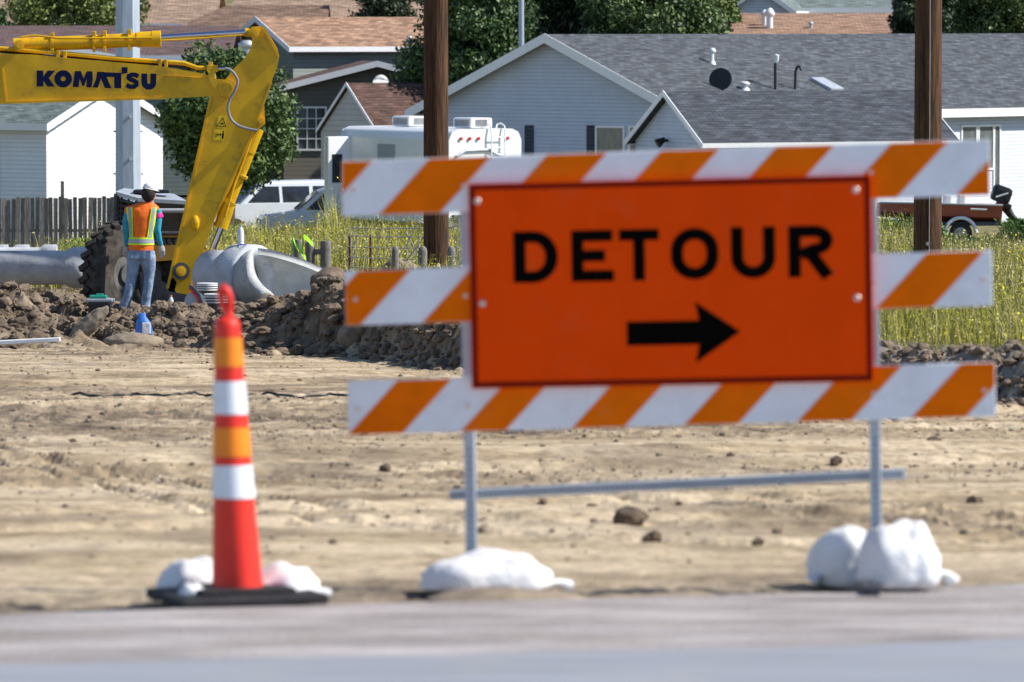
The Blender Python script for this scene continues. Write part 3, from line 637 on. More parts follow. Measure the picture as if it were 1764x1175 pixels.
# body, cab and tracks (left of the picture)
hb = MB(); hb.box((-.9, .3, 1.55), (4.2, 2.6, 1.3), bev=.12); hb.build('engine_house', 'yellow', ex)
cbn = MB(); cbn.box((.55, -.55, 2.0), (1.5, 1.0, 1.9), bev=.12); cbm = cbn.build('cab', 'yellow', ex)
cg = MB(); cg.box((.55, -1.058, 2.3), (1.1, .02, .9)); cg.box((1.308, -.55, 2.2), (.02, .8, 1.2)); cg.build('window', 'glass', cbm)
for s in (-1, 1):
    t = MB(); y = .3+s*1.1; prof = [(-2.1, .45), (-1.85, .12), (-1.5, 0), (1.5, 0), (1.85, .12), (2.1, .45), (1.85, .8), (1.5, .9), (-1.5, .9), (-1.85, .8)]
    t.prism(prof, y-.3, y+.3, lambda u, v, d: Vector((u, d, v))); t.build('track', 'muddytyre', ex)
MB().tube([(0, .3, .8), (0, .3, 1.0)], .7, 24).build('turntable', 'steel', ex)

# ------------------------------------------------------------------ wheel loader behind the worker
YL = 86.0; LO_ = P(255, 520, YL); LO_.z = float(base_z(np.array(LO_.x), np.array(86.)))
ld = thing('skid_steer_loader', LO_, 'muddy loader with grey caged cab and tan hood behind the worker', 'loader')
def Lc(px, py, dy=0): return P(px, py, YL+dy)-LO_
def lpl(poly, a, b): return MB().prism(poly, a, b, lambda u, v, d: Lc(u, v, d))
lpl([(200, 334), (322, 350), (322, 345), (298, 331), (214, 325)], -.5, .7)
rf = MB(); R0 = [Lc(199, 330, -.1), Lc(238, 341, -.75), Lc(322, 346, -.75), Lc(300, 334, .9), Lc(214, 324, .9)]; dn = Vector((0, 0, -.055))
rf.add(R0+[v+dn for v in R0], [(0, 1, 2, 3, 4), (5, 9, 8, 7, 6)]+[(i, 5+i, 5+(i+1) % 5, (i+1) % 5) for i in range(5)]); rf.build('cab_roof', 'galv', ld)
hat = MB(); hat.box(Lc(262, 333, .1)+Vector((0, 0, .03)), (.55, .5, .05), bev=.02); hat.build('roof_hatch', 'black', ld)
for a, b in (((240, 344), (242, 448)), ((319, 348), (314, 430)), ((201, 334), (196, 425))): MB().tube([Lc(*a, -.7 if a[0] > 220 else -.1), Lc(*b, -.7 if a[0] > 220 else -.1)], .045, 8).build('cab_post', 'steel', ld)
MB().tube([Lc(242, 402, -.74), Lc(314, 402, -.74)], .035, 8).build('cross_bar', 'steel', ld)
bar_ = MB(); bar_.tube([Lc(272, 363, -.85), Lc(318, 363, -.85)], .036, 10); bar_.build('grab_bar', 'galv', ld)
lpl([(243, 347), (317, 350), (313, 402), (244, 402)], -.66, -.62).build('rear_window', 'glass', ld)
gr = MB()
for k in range(9): gr.tube([Lc(203-.3*k, 344+9*k, -.12), Lc(239, 352+9*k, -.72)], .02, 6)
for k in range(3): gr.tube([Lc(210+12*k, 338+3*k, -.25-.18*k), Lc(206+13*k, 428, -.25-.18*k)], .016, 6)
gr.build('side_cage', 'black', ld)
lpl([(203, 340), (238, 350), (240, 430), (200, 430)], .0, .05).build('side_panel', 'black', ld)
lpl([(240, 402), (316, 402), (318, 409), (240, 409)], -.73, -.6).build('window_sill', 'tanhood', ld)
vt = MB()
for k in range(7): vt.box(Lc(250+11*k, 419, -.72), (.06, .05, .13), rot=Matrix.Rotation(-.5, 3, 'Y'))
vt.build('vent_slat', 'steel', ld)
lpl([(242, 409), (318, 409), (322, 430), (242, 430)], -.69, -.5).build('vent_panel', 'black', ld)
lpl([(240, 424), (300, 422), (348, 420), (359, 432), (361, 447), (300, 448), (240, 452)], -.8, .5).build('rear_hood', 'tanhood', ld)
lpl([(200, 430), (300, 445), (330, 448), (330, 505), (200, 520)], -.55, .6).build('chassis', 'black', ld)
lpl([(262, 452), (276, 468), (282, 520), (245, 528), (240, 470)], -1.0, -.9).build('bucket_plate', 'steel', ld)
lpl([(268, 478), (318, 505), (318, 522), (262, 522)], -.95, -.8).build('arm_plate', 'steel', ld)
# big lugged tyre with its tread turned to the left
def tyre(parent, c, R, wd, rz, n=40):
    T = MB(); V = []; prof = [(.42, -.34), (.62, -.5), (.93, -.5), (1.0, -.36), (1.0, .36), (.93, .5), (.62, .5), (.42, .34)]
    vs = []; fs = []; m = len(prof)
    for i in range(n):
        a = 2*PI*i/n
        for r, y in prof: vs.append(Vector((math.cos(a)*r*R, y*wd, math.sin(a)*r*R)))
    for i in range(n):
        for k in range(m): fs.append((i*m+k, i*m+(k+1) % m, ((i+1) % n)*m+(k+1) % m, ((i+1) % n)*m+k))
    T.add(vs, fs)
    for i in range(26):
        for s in (-1, 1):
            a = 2*PI*(i+.25*s)/26; rr = Matrix.Rotation(-a, 3, 'Y') @ Matrix.Rotation(s*.55, 3, 'X')
            T.box(Matrix.Rotation(-a, 3, 'Y') @ Vector((R*1.01, s*wd*.24, 0)), (.07, wd*.56, .085), rot=rr)
    Rz = Matrix.Rotation(rz, 3, 'Z'); T.v = [tuple(Rz @ Vector(v)+c) for v in T.v]; t = T.build('tyre', 'muddytyre', parent)
    G = MB()
    G.tube([Rz @ Vector((0, -wd*.2, 0))+c, Rz @ Vector((0, wd*.2, 0))+c], R*.5, 28); G.tube([Rz @ Vector((0, -wd*.34, 0))+c, Rz @ Vector((0, -wd*.2, 0))+c], R*.2, 20)
    G.build('rim', 'muddyrim', parent)
tyre(ld, Lc(211, 472, -1.1), .75, .34, math.radians(52))
tyre(ld, Lc(300, 508, .4), .42, .35, math.radians(12))

# ------------------------------------------------------------------ worker
YP = 78.3; PO = P(234, 533, YP)
GPX = PO.copy()
per = thing('person', PO, 'person in orange vest, white hard hat and jeans standing on the spoil heap', 'person')
def Q(px, py, dy=0): v = P(px, py, YP)-PO; return Vector((v.x, dy, v.z))
def remesh(o, vox=.011, it=3):
    r = o.modifiers.new('r', 'REMESH'); r.mode = 'VOXEL'; r.voxel_size = vox; r.use_smooth_shade = True
    s = o.modifiers.new('s', 'SMOOTH'); s.iterations = it; s.factor = .5; return o
# body: head, neck, torso, arms, hands (under clothes), one surface
B = MB()
B.loft([(Q(258.5, 352), .065, .07), (Q(258, 346, -.01), .052, .056), (Q(257.5, 342, -.02), .05, .055)], 14)
B.loft([(Q(259, 347.5, .005), .03, .04), (Q(259, 344, .0), .058, .066), (Q(258, 339, -.005), .075, .092), (Q(257, 333, 0), .080, .10), (Q(255.5, 327, 0), .075, .095), (Q(254.5, 322, 0), .05, .06)], 16)
B.box(Q(267, 338.5, .06), (.03, .05, .03), bev=.01)
B.loft([(Q(242, 428), .15, .10), (Q(243, 410), .14, .10), (Q(246, 380), .165, .11), (Q(247, 362), .18, .10), (Q(250, 354), .12, .075), (Q(257, 350), .055, .06)], 18)
armL = [(223, 361, .01), (218, 378, .0), (217, 396, -.01), (218, 410, .02), (218, 424, .06)]
armR = [(271, 361, 0), (272.5, 378, -.01), (271, 396, -.02), (273.5, 410, .01), (277, 423, .04)]
for A in (armL, armR): B.tube([Q(*a) for a in A], [.056, .048, .040, .034, .027], 12)
def hand(mb, w, d, side):
    mb.tube([Q(*w), Q(w[0]+d*1.5, w[1]+5, w[2]), Q(w[0]+d*3, w[1]+11, w[2]-.005)], [.032, .046, .045], 12, flat=.62)
    for i, (o, l) in enumerate(((-4, 8.5), (-1.4, 10), (1.2, 9.4), (3.8, 7.5))):
        x0 = w[0]+d*3+o*.85; y0 = w[1]+12
        mb.tube([Q(x0, y0-2, w[2]), Q(x0+d*.4+side*.3, y0+l*.42, w[2]+.008), Q(x0+d*.3-side*.5, y0+l*.78, w[2]+.022), Q(x0-side*1.4, y0+l*.95, w[2]+.04)], [.0135, .0125, .0115, .0095], 8)
    x0 = w[0]+d*2-side*4.2; mb.tube([Q(x0+side*2, w[1]+4, w[2]), Q(x0-side*.8, w[1]+9, w[2]+.015), Q(x0-side*.6, w[1]+14, w[2]+.03)], [.017, .015, .012], 8)
body = remesh(B.build('body', 'skin', per), .012, 3)
g1 = MB(); hand(g1, (217, 424, .06), 0, -1); remesh(g1.build('glove', 'glove', per), .0065, 1)
g2 = MB(); hand(g2, (277, 423, .04), .6, 1); remesh(g2.build('glove', 'glove', per), .0065, 1)
sl = MB()
for A in (armL, armR): sl.tube([Q(*a) for a in A], [.063, .056, .050, .043, .034], 14)
remesh(sl.build('sleeve', 'teal', per), .012, 2)
sh = MB(); sh.tube([Q(267, 359, 0), Q(271, 366, 0), Q(273.5, 376, 0)], [.05, .062, .072], 14); sh.tube([Q(221, 360, 0), Q(219, 366, 0), Q(217.5, 372, 0)], [.03, .03, .03], 14); remesh(sh.build('t_shirt', 'pink', per), .011, 1)
# jeans
J = MB(); J.loft([(Q(243, 447), .15, .12), (Q(243, 440), .165, .13), (Q(243, 430), .158, .12), (Q(243, 424), .15, .11)], 18)
for leg in ([(233, 434, .0, .1), (231, 446, -.01, .103), (229, 462, 0, .088), (226, 480, .0, .07), (224, 492, -.01, .067), (221, 507, 0, .066), (217, 520, .01, .067), (213.5, 529, .02, .075), (212, 533, .02, .077)],
            [(254, 434, .0, .1), (256, 446, -.01, .103), (257, 462, 0, .088), (256.5, 480, .01, .069), (255.5, 492, .0, .066), (253, 507, .01, .065), (251, 520, .02, .065), (250, 529, .02, .07), (250, 533.5, .02, .074)]):
    J.tube([Q(x, y, d) for x, y, d, r in leg], [r for *_, r in leg], 16)
jo = remesh(J.build('jeans', 'denim', per), .012, 2)
pk = MB()
for px in (233, 254): pk.box(Q(px, 438, -.128), (.105, .012, .12), bev=.004)
pk.build('back_pocket', 'denim', jo)
for px in (211, 249.5):
    bt = MB(); bt.lump(Q(px, 532, .03), 1, px, .05, 3, sq=(.055, .13, .045)); bt.build('boot', 'boot', per)
# vest: shell with shoulder straps stripes and lime edged bands
vprof = [(431, 243, .170, .135), (424, 243, .172, .134), (412, 243.5, .164, .128), (398, 245, .160, .125), (384, 245.5, .184, .130), (370, 244.5, .215, .130), (361, 244, .250, .12), (356, 245.5, .232, .105), (350.5, 251, .115, .08), (348, 255.5, .075, .072)]
def vring(py, extra=0):
    a = [r[0] for r in vprof][::-1]
    f = lambda k: float(np.interp(py, a, [r[k] for r in vprof][::-1]))
    return (f(1), f(2)+extra, f(3)+extra)
Vv = MB(); Vv.loft([(Q(cx+ (0), py, -.005), rx, ry) for py, cx, rx, ry in vprof], 26)
vo = Vv.build('vest', 'vest', per); vo.modifiers.new('s', 'SUBSURF').render_levels = 1
tx_ = bpy.data.textures.new('folds', 'CLOUDS'); tx_.noise_scale = .12
dm = vo.modifiers.new('d', 'DISPLACE'); dm.texture = tx_; dm.strength = .018
def band(mb, p0, p1, ex_):
    rings = []
    for k in range(4):
        py = p0+(p1-p0)*k/3; cx, rx, ry = vring(py, ex_); rings.append((Q(cx, py, -.005), rx, ry))
    n = 40; vs = []; fs = []
    for c, rx, ry in rings:
        for k in range(n): an = 2*PI*k/n; vs.append(c+Vector((math.cos(an)*rx, math.sin(an)*ry, 0)))
    for i in range(3):
        for k in range(n): fs.append((i*n+k, i*n+(k+1) % n, (i+1)*n+(k+1) % n, (i+1)*n+k))
    mb.add(vs, fs, True)
lb = MB(); band(lb, 408.5, 421.5, .013); lm = lb.build('lime_band', 'lime', vo)
sb = MB(); band(sb, 411.5, 418.5, .016); sb.build('silver_band', 'silver', vo)
def vstrip(x0, x1, y0, y1, ex_, mname, nm, par, wtop=None):
    b = MB(); n = 16; vs = []
    for k in range(n+1):
        py = y0+(y1-y0)*k/n; cx, rx, ry = vring(py, ex_); c = Q(cx, py, -.005); t = k/n
        for j in range(5):
            px = x0[0]+(x0[1]-x0[0])*t; qx = x1[0]+(x1[1]-x1[0])*t; xx = Q(px+(qx-px)*j/4, py).x
            u = max(-.98, min(.98, (xx-c.x)/rx)); vs.append(Vector((xx, c.y-ry*math.sqrt(1-u*u), c.z)))
    b.add(vs, [(i*5+j, i*5+j+1, (i+1)*5+j+1, (i+1)*5+j) for i in range(n) for j in range(4)], True); b.build(nm, mname, par)
vstrip((218, 223.5), (229, 230.5), 357, 409, .013, 'lime', 'lime_strip', vo); vstrip((220.5, 225.5), (226.5, 228.5), 357, 409, .0165, 'silver', 'silver_strip', vo)
vstrip((262, 254.5), (271, 265), 357, 409, .013, 'lime', 'lime_strip', vo); vstrip((264, 257), (268.5, 262.5), 357, 409, .0165, 'silver', 'silver_strip', vo)
vstrip((240, 240), (252, 252), 354, 355, .0, 'vest', 'collar', vo)
# hair and hard hat
hr = MB(); hr.loft([(Q(256, 349, -.04), .03, .035), (Q(256, 345.5, -.035), .058, .05), (Q(255.5, 342, -.03), .083, .075), (Q(255.5, 336, -.02), .099, .10), (Q(255.5, 330, -.01), .10, .11), (Q(255.5, 325, 0), .088, .1)], 20); remesh(hr.build('hair', 'hair', per), .01, 2)
ht = MB(); c = Q(258.5, 326, .035); vs = []; fs = []
for i in range(7):
    ph = i/6*PI/2
    for k in range(24): a = 2*PI*k/24; vs.append(Vector((math.cos(a)*math.cos(ph)*.108, math.sin(a)*math.cos(ph)*.125, math.sin(ph)**.85*.095)))
for i in range(6):
    for k in range(24): fs.append((i*24+k, i*24+(k+1) % 24, (i+1)*24+(k+1) % 24, (i+1)*24+k))
RH = Matrix.Rotation(math.radians(12), 3, 'Y') @ Matrix.Rotation(math.radians(-3), 3, 'X')
ht.add([RH @ v+c for v in vs], fs, True)
br_ = []
for k in range(24): a = 2*PI*k/24; e = .010+.05*max(0, math.sin(a)); br_ += [Vector((math.cos(a)*.105, math.sin(a)*.125, 0)), Vector((math.cos(a)*(.105+e), math.sin(a)*(.125+e), -.008))]
ht.add([RH @ v+c for v in br_], [(2*k, 2*((k+1) % 24), 2*((k+1) % 24)+1, 2*k+1) for k in range(24)], True)
h_ = ht.build('hard_hat', 'white', per); so_ = h_.modifiers.new('t', 'SOLIDIFY'); so_.thickness = .006

# ------------------------------------------------------------------ concrete pipes
YF = 82.5
fe = thing('flared_pipe', P(424, 525, YF), 'grey concrete pipe with flared end opening right in front of the weeds', 'concrete pipe')
phi = math.radians(47); ax = Vector((math.cos(phi), -math.sin(phi), 0)); lat = Vector((math.sin(phi), math.cos(phi), 0)); UPZ = Vector((0, 0, 1))
fe.scale = (1.06, 1.06, 1.06); org = Vector((0, 0, .37)); Ro = .385
def ring_pts(s, r, n=40): return [org+ax*s+lat*math.sin(2*PI*k/n)*r+UPZ*math.cos(2*PI*k/n)*r for k in range(n)]
def shell(profile, n=44):      # (s, r) closed profile swept round the pipe axis
    b = MB(); vs = []
    for s_, r in profile: vs += ring_pts(s_, r, n)
    m = len(profile); b.add(vs, [(i*n+k, ((i+1) % m)*n+k, ((i+1) % m)*n+(k+1) % n, i*n+(k+1) % n) for i in range(m) for k in range(n)], True); return b
shell([(-.72, Ro-.02), (-.08, Ro-.02), (-.08, Ro-.1), (-.72, Ro-.1)]).build('barrel', 'concrete', fe)
shell([(-.3, Ro+.0), (-.16, Ro+.075), (.18, Ro+.075), (.22, Ro+.05), (.22, Ro-.1), (-.3, Ro-.1)]).build('bell', 'concrete', fe)
# flared trough
b = MB(); n = 28; ms = 16; vs = []
for lay in (0, 1):
    for i in range(ms+1):
        t = i/ms; s_ = .2+1.15*t; A = PI*(1-.62*min(1, t*1.0)**.75); wd = (Ro+.03-lay*.09)*(1+1.35*t); rr = Ro+.03-lay*.09
        for k in range(n+1):
            u = -1+2*k/n; an = u*A
            vs.append(org+ax*s_+lat*math.sin(an)*wd*(1 if abs(an) < PI/2 else 1)+UPZ*(-math.cos(an)*rr*(1 if True else 1)))
q1 = (ms+1)*(n+1); fs = []
for i in range(ms):
    for k in range(n):
        a = i*(n+1)+k; fs += [(a, a+1, a+n+2, a+n+1), (q1+a, q1+a+n+1, q1+a+n+2, q1+a+1)]
for i in range(ms):
    for k in (0, n): a = i*(n+1)+k; fs.append((a, a+n+1, q1+a+n+1, q1+a))
for k in range(n): a = ms*(n+1)+k; fs.append((a, a+1, q1+a+1, q1+a))
b.add(vs, fs, True); o = b.build('flared_end', 'concin', fe)
mk = MB(); mk.tube([org+ax*.02+UPZ*(Ro+.078)+lat*-.12, org+ax*.08+UPZ*(Ro+.076)-lat*.16, org+ax*.13+UPZ*(Ro+.077)-lat*.1, org+ax*.16+UPZ*(Ro+.072)-lat*.18], .008, 6); mk.build('paint_mark', 'purple', fe)
def pipe(px0, px1, py, Y, R, label, bell_right=True, tilt=0):
    c = P(px1, py, Y); t = thing('concrete_pipe', c, label, 'concrete pipe', 'concrete pipes lying by the fence'); L_ = (px1-px0)/S(Y); t.rotation_euler = (0, 0, tilt)
    m = MB(); n = 36; prof = [(-L_, R), (-.34, R), (-.22, R+.055), (0, R+.055), (0, R-.04), (-L_, R-.08)]; vs = []
    for s_, r in prof: vs += [Vector((s_, math.sin(2*PI*k/n)*r, math.cos(2*PI*k/n)*r)) for k in range(n)]
    m.add(vs, [(i*n+k, i*n+(k+1) % n, ((i+1) % 6)*n+(k+1) % n, ((i+1) % 6)*n+k) for i in range(6) for k in range(n)], True)
    m.build('barrel', 'concrete', t); return t
pipe(-240, 150, 461, 88.0, .265, 'grey concrete pipe with belled end lying nearest to the spoil heap', tilt=.06)
for k, (x1, lab) in enumerate(((98, 'belled end of grey pipe just behind the nearest concrete pipe'), (50, 'second belled pipe end peeking behind the nearest concrete pipe'), (14, 'pipe end at the picture edge behind the nearest concrete pipe'))):
    c = P(x1, 437, 89.6+.3*k); t = thing('concrete_pipe', c, lab, 'concrete pipe', 'concrete pipes lying by the fence')
    m = MB(); m.tube([(-.30, 0, 0), (-.26, 0, 0), (-.2, 0, 0), (0, 0, 0)], [.10, .10, .145, .145], 20); m.tube([(-1.5, 0, 0), (-.25, 0, 0)], .1, 16); m.build('barrel', 'concrete', t)

# ------------------------------------------------------------------ rocks, small kit on the heap
def rock(name, px, py, Y, sq, label, m='palerock', seed=1, rz=0, ry=0, amp=.25, group=None, cat='rock', dz=0):
    b = MB(); b.lump((0, 0, 0), 1, seed, amp, 3, fr=1.9, sq=sq, rot=(Euler((0, ry, rz)).to_matrix())); c = P(px, py, Y); o = b.build(name, m, None, label=label, cat=cat, group=group) if group else b.build(name, m, None, label=label, cat=cat)
    o.location = c+Vector((0, 0, dz)); tx = o.modifiers.new('d', 'DISPLACE'); t = bpy.data.textures.get('rockn') or bpy.data.textures.new('rockn', 'CLOUDS'); t.noise_scale = .09; t.noise_depth = 3; tx.texture = t; tx.strength = .05 if max(sq) > .2 else .02
    s = o.modifiers.new('s', 'SUBSURF'); s.levels = 1; s.render_levels = 1; o.modifiers.move(1, 0); return o
rock('boulder', 233, 592, 74.6, (.40, .30, .145), 'broad flat boulder below the blue bag in front of the worker', seed=4, amp=.14)
rock('rock_slab', 152, 560, 76.2, (.34, .12, .12), 'long pale slab of rock leaning against the heap left of the worker', seed=9, ry=-.72, amp=.14)
rock('boulder', 462, 528, 76.3, (.20, .2, .19), 'upright pale boulder on the heap below the flared pipe mouth', seed=12, amp=.3)
rock('boulder', 566, 492, 73.0, (.22, .25, .20), 'dark boulder on the highest point of the spoil heap', 'clod', seed=15, amp=.35)
rock('boulder', 530, 520, 74.0, (.20, .2, .16), 'brown boulder between the flared pipe and the heap top', 'clod', seed=19, amp=.3)
rock('boulder', 580, 545, 71.6, (.19, .2, .15), 'large round clod just left of the middle rail', 'clod', seed=25, amp=.3)
rock('boulder', 610, 578, 69.5, (.2, .2, .15), 'half buried boulder just below the left end of middle rail', 'palerock', seed=28, amp=.2)
rock('boulder', 690, 462, 88.0, (.27, .2, .14), 'tan rock at the foot of the wire fence', 'palerock', seed=31, amp=.2)
rock('dirt_lump', 1090, 892, 27.2, (.085, .09, .045), 'large dark dirt clod on the graded dirt below the sign', 'darkclod', 41, amp=.35, group='dark clods on the graded dirt', cat='dirt clod')
for px, py, s_, lab in ((1124, 931, .036, 'small dark clod just below the largest clod under the sign'), (1306, 937, .02, 'tiny dark clod left of the right barricade post'), (1679, 869, .034, 'dark clod right of the right barricade post'),
                      (665, 809, .03, 'dark clod below the left end of the lowest rail'), (1440, 797, .03, 'small clod just under the lowest rail near the right post'), (1297, 1090, .022, 'blurred grey stone on the road shoulder'), (1610, 766, .05, 'clod right of the right post near the gravel ridge')):
    yy_ = np.linspace(15, 70, 2000); Yk = float(yy_[np.argmin(np.abs(ZC-(py-YH)/F*yy_-base_z((px-W/2)/F*yy_, yy_)))])
    rock('dirt_lump', px, py-3, Yk, (s_*1.25, s_*1.2, s_), lab, 'darkclod', int(px), amp=.3, group='dark clods on the graded dirt', cat='dirt clod')
# blue bag of mix
bg_ = thing('bag', P(248, 577, 74.9), 'blue and white bag standing open behind the flat boulder', 'bag')
b = MB(); b.loft([((0, 0, 0), .115, .07), ((.0, 0, .1), .11, .075), ((-.01, 0, .18), .09, .06), ((-.02, 0, .24), .05, .03), ((-.03, 0, .29), .055, .012)], 18); remesh(b.build('sack', 'blue', bg_), .012, 1)
b = MB(); b.box((.035, -.062, .09), (.11, .03, .15), bev=.01); b.build('white_panel', 'bag', bg_)
# bottles
def bottle(px, py, Y, h, lab, cap):
    t = thing('water_bottle', P(px, py, Y), lab, 'bottle', 'plastic water bottles'); r = h*.17
    b = MB(); b.tube([(0, 0, 0), (0, 0, h*.12), (0, 0, h*.16), (0, 0, h*.4), (0, 0, h*.44), (0, 0, h*.68), (0, 0, h*.82), (0, 0, h*.9)], [r, r, r*.93, r, r*.92, r, r*.6, r*.4], 16); b.build('body', 'bottle', t)
    b = MB(); b.tube([(0, 0, h*.2), (0, 0, h*.52)], r*1.02, 16); b.build('label_band', 'white', t)
    b = MB(); b.tube([(0, 0, h*.9), (0, 0, h)], r*.45, 12); b.build('cap', cap, t)
bottle(414.5, 422, 82.45, .29, 'clear water bottle with pale cap standing on top of the flared pipe', 'silver')
bottle(294.5, 535, 78.0, .21, 'short water bottle with orange cap beside the worker', 'capo')
# green tool on a black case
gt = thing('tool_case', P(172, 545, 77.4), 'black tool case carrying a green and grey power tool', 'tool')
b = MB(); b.box((0, 0, .1), (.30, .22, .2), bev=.02); b.build('case', 'black', gt)
b = MB(); b.box((-.0, 0, .22), (.36, .2, .045), bev=.015); b.tube([(.1, 0, .235), (.2, -.02, .225)], .02, 8); b.build('lid', 'silver', gt)
b = MB(); b.box((-.02, 0, .265), (.24, .14, .05), bev=.02); b.box((-.0, 0, .295), (.1, .08, .03), bev=.01); b.build('green_tool', 'green', gt)
# cut-off saw and buckets
sw = thing('cut_off_saw', P(338, 540, 77.2), 'cut off saw with curved red and grey blade guard beside the bucket', 'saw')
b = MB(); pts_ = [(-.11+.05*math.sin(t), 0, .02+t*.13) for t in (0, 1, 2)]
b = MB(); b.prism([(-.09, .40), (-.03, .36), (.05, .27), (.09, .15), (.085, .03), (.05, .02), (.045, .14), (.01, .23), (-.06, .31), (-.1, .34)], -.05, .05, lambda u, v, d: Vector((u, d, v))); b.build('blade_guard', 'steel', sw); b = MB(); b.prism([(-.085, .345), (-.03, .30), (.03, .21), (.055, .10), (.045, .10), (.015, .2), (-.045, .28), (-.09, .32)], -.06, .06, lambda u, v, d: Vector((u, d, v))); b.build('red_trim', 'red', sw)
b = MB(); b.tube([(-.02, -.01, .16), (-.02, .01, .16)], .14, 28); b.build('blade', 'galv', sw)
b = MB(); b.box((.0, .1, .09), (.16, .14, .16), bev=.02); b.build('motor', 'black', sw)
def bucket(px, py, Y, h, r, lab):
    t = thing('bucket', P(px, py, Y), lab, 'bucket', 'buckets beside the pipe'); b = MB()
    b.tube([(0, 0, 0), (0, 0, h)], [r*.85, r], 24); b.build('pail', 'steel', t); b = MB()
    for z in (.66, .78, .9, .985): b.tube([(0, 0, h*z-.008), (0, 0, h*z+.008)], r*1.05, 24)
    b.build('rim_ring', 'white', t)
bucket(372, 547, 77.6, .32, .155, 'black bucket with white rim rings in front of the pipe')
bucket(357, 520, 79.6, .26, .14, 'second bucket half hidden behind the saw')
# white plank and cable
pl = MB(); pl.box((0, 0, 0), (1.3, .16, .05), rot=Matrix.Rotation(-.05, 3, 'Y'), bev=.006); pl.build('plank', 'trim', None, label='pale grey plank lying on the dirt at the left edge', cat='plank').location = P(18, 589, 74.2)
cbp = []
for i in range(60):
    px = 90+i*9; x = (px-W/2)/F*50; cbp.append((x, 50+.15*math.sin(i*.5), float(ground_z(np.array(x), np.array(50.)))+.018+.006*math.sin(i*1.7)))
MB().tube(cbp, .012, 6).build('strand', 'black', None, label='thin black cable lying across the tan dirt behind the cone', cat='strand')  # thin dark line across the dirt, modelled as a tube

# ------------------------------------------------------------------ loose clods and gravel (uncountable)
def scatter_lumps(n, fn, m, name, label, cat, sub=1, seed=1, amp=.5):
    V, Fc = ico(sub); Fc = np.array(Fc); rs = np.random.default_rng(seed); nv = len(V); vs = []; fs = []
    k = 0
    for i in range(n):
        r = fn(rs)
        if r is None: continue
        x, y, s = r; z = float(ground_z(x, y))
        kk = rs.normal(size=(3, 3))*2.2; v = V*(1+amp*.5*(rs.random((nv, 1))-.5)+amp*.28*np.sin(V@kk+rs.random(3)*6).sum(1, keepdims=True)*.6)*s*np.array([rs.uniform(.8, 1.3), rs.uniform(.8, 1.3), rs.uniform(.55, .95)])
        a = rs.random()*6.28; ca, sa = math.cos(a), math.sin(a); v = np.stack([v[:, 0]*ca-v[:, 1]*sa, v[:, 0]*sa+v[:, 1]*ca, v[:, 2]], 1)
        vs.append(v+np.array([x, y, z+s*.25])); fs.append(Fc+k*nv); k += 1
    o = np_mesh(name, np.concatenate(vs), np.concatenate(fs), m); tag(o, label, cat, kind='stuff'); return o
def f_heap(rs):
    x = rs.uniform(-8.5, 6); y = float(berm_y(x))+rs.normal()*1.2-.5
    if x < -1.5 and rs.random() < .3: y = rs.uniform(76, 90)
    return x, y, (.011+.075*rs.random()**6)*(1 if x < .5 else .75)
scatter_lumps(16000, f_heap, 'clod', 'spoil_clods', 'brown clods crumbled over the spoil heap', 'dirt clods', 2, 2, .7)
def f_flat(rs):
    y = 23+rs.random()**.8*50; x = rs.uniform(-.098, .098)*y
    if y > berm_y(x)-1.0: return None
    d = float(berm_y(x))-y
    if rs.random() > (.12+.88*math.exp(-d/4)+ (.6 if float(fbm(np.array(x*.22+y*.05), np.array(y*.13), 5, 3)) > .03 or abs(y-.3*x-33) < 1.8 else 0)): return None
    return x, y, .005+.017*rs.random()**6
scatter_lumps(26000, f_flat, 'palerock', 'loose_stones', 'loose stones scattered over the graded dirt', 'stones', 1, 3)
def f_flat2(rs):
    y = 24+rs.random()*46; x = rs.uniform(-.098, .098)*y
    if y > berm_y(x)-1.2: return None
    return x, y, .006+.024*rs.random()**6
scatter_lumps(900, f_flat2, 'clod', 'loose_clods', 'small brown clods scattered over the graded dirt', 'dirt clods', 1, 8)

def f_sh(rs):
    x = rs.uniform(-2.2, 2.2); e = 20.75+.42*x; return x, e-3.2*rs.random()**1.0+.15, .004+.016*rs.random()**6
scatter_lumps(2600, f_sh, 'palerock', 'shoulder_stones', 'small stones strewn over the grey road shoulder', 'stones', 1, 12)
# ------------------------------------------------------------------ utility poles, steel pole
def wpole(px, Y, r, label, lean=0):
    b0 = pt(px, Y, -.3); t = thing('utility_pole', b0, label, 'utility pole', 'brown wooden utility poles'); b = MB()
    rows = []; n = 26; Hh = 11
    for i in range(24): z = i/23*Hh; rows.append((Vector((lean*z/11, 0, z)), r*(1-.012*z), r*(1-.012*z)))
    vs = []; fs = []; rs = np.random.default_rng(int(px)); off = rs.normal(size=n)*.012
    for c, rx, _ in rows:
        for k in range(n): a = 2*PI*k/n; vs.append(c+Vector((math.cos(a), math.sin(a), 0))*(rx*(1+off[k]*1.6)))
    for i in range(23):
        for k in range(n): fs.append((i*n+k, i*n+(k+1) % n, (i+1)*n+(k+1) % n, (i+1)*n+k))
    b.add(vs, fs, True); b.build('shaft', 'woodpole', t); return t
p1 = wpole(751, 87.5, .197, 'brown wooden utility pole left of the detour sign beside the camper')
w_ = wpole(1598, 84, .212, 'brown wooden utility pole right of the detour sign with a thin wire down it')
gw = MB(); gw.tube([(.01, -.214, .3), (.01, -.213, 4), (.01, -.205, 10.5)], .007, 6); gw.build('ground_wire', 'wire', w_)
for z in (1.02,): q_ = MB(); q_.tube([(-.01, -.216, z), (-.01, -.222, z)], .03, 12); q_.build('wire_tag', 'silver', w_)
YS = 114; b0 = pt(221, YS, -.2); spo = thing('steel_pole', b0, 'thick faceted galvanized steel pole rising behind the excavator boom', 'pole')
b = MB(); n = 8; vs = []
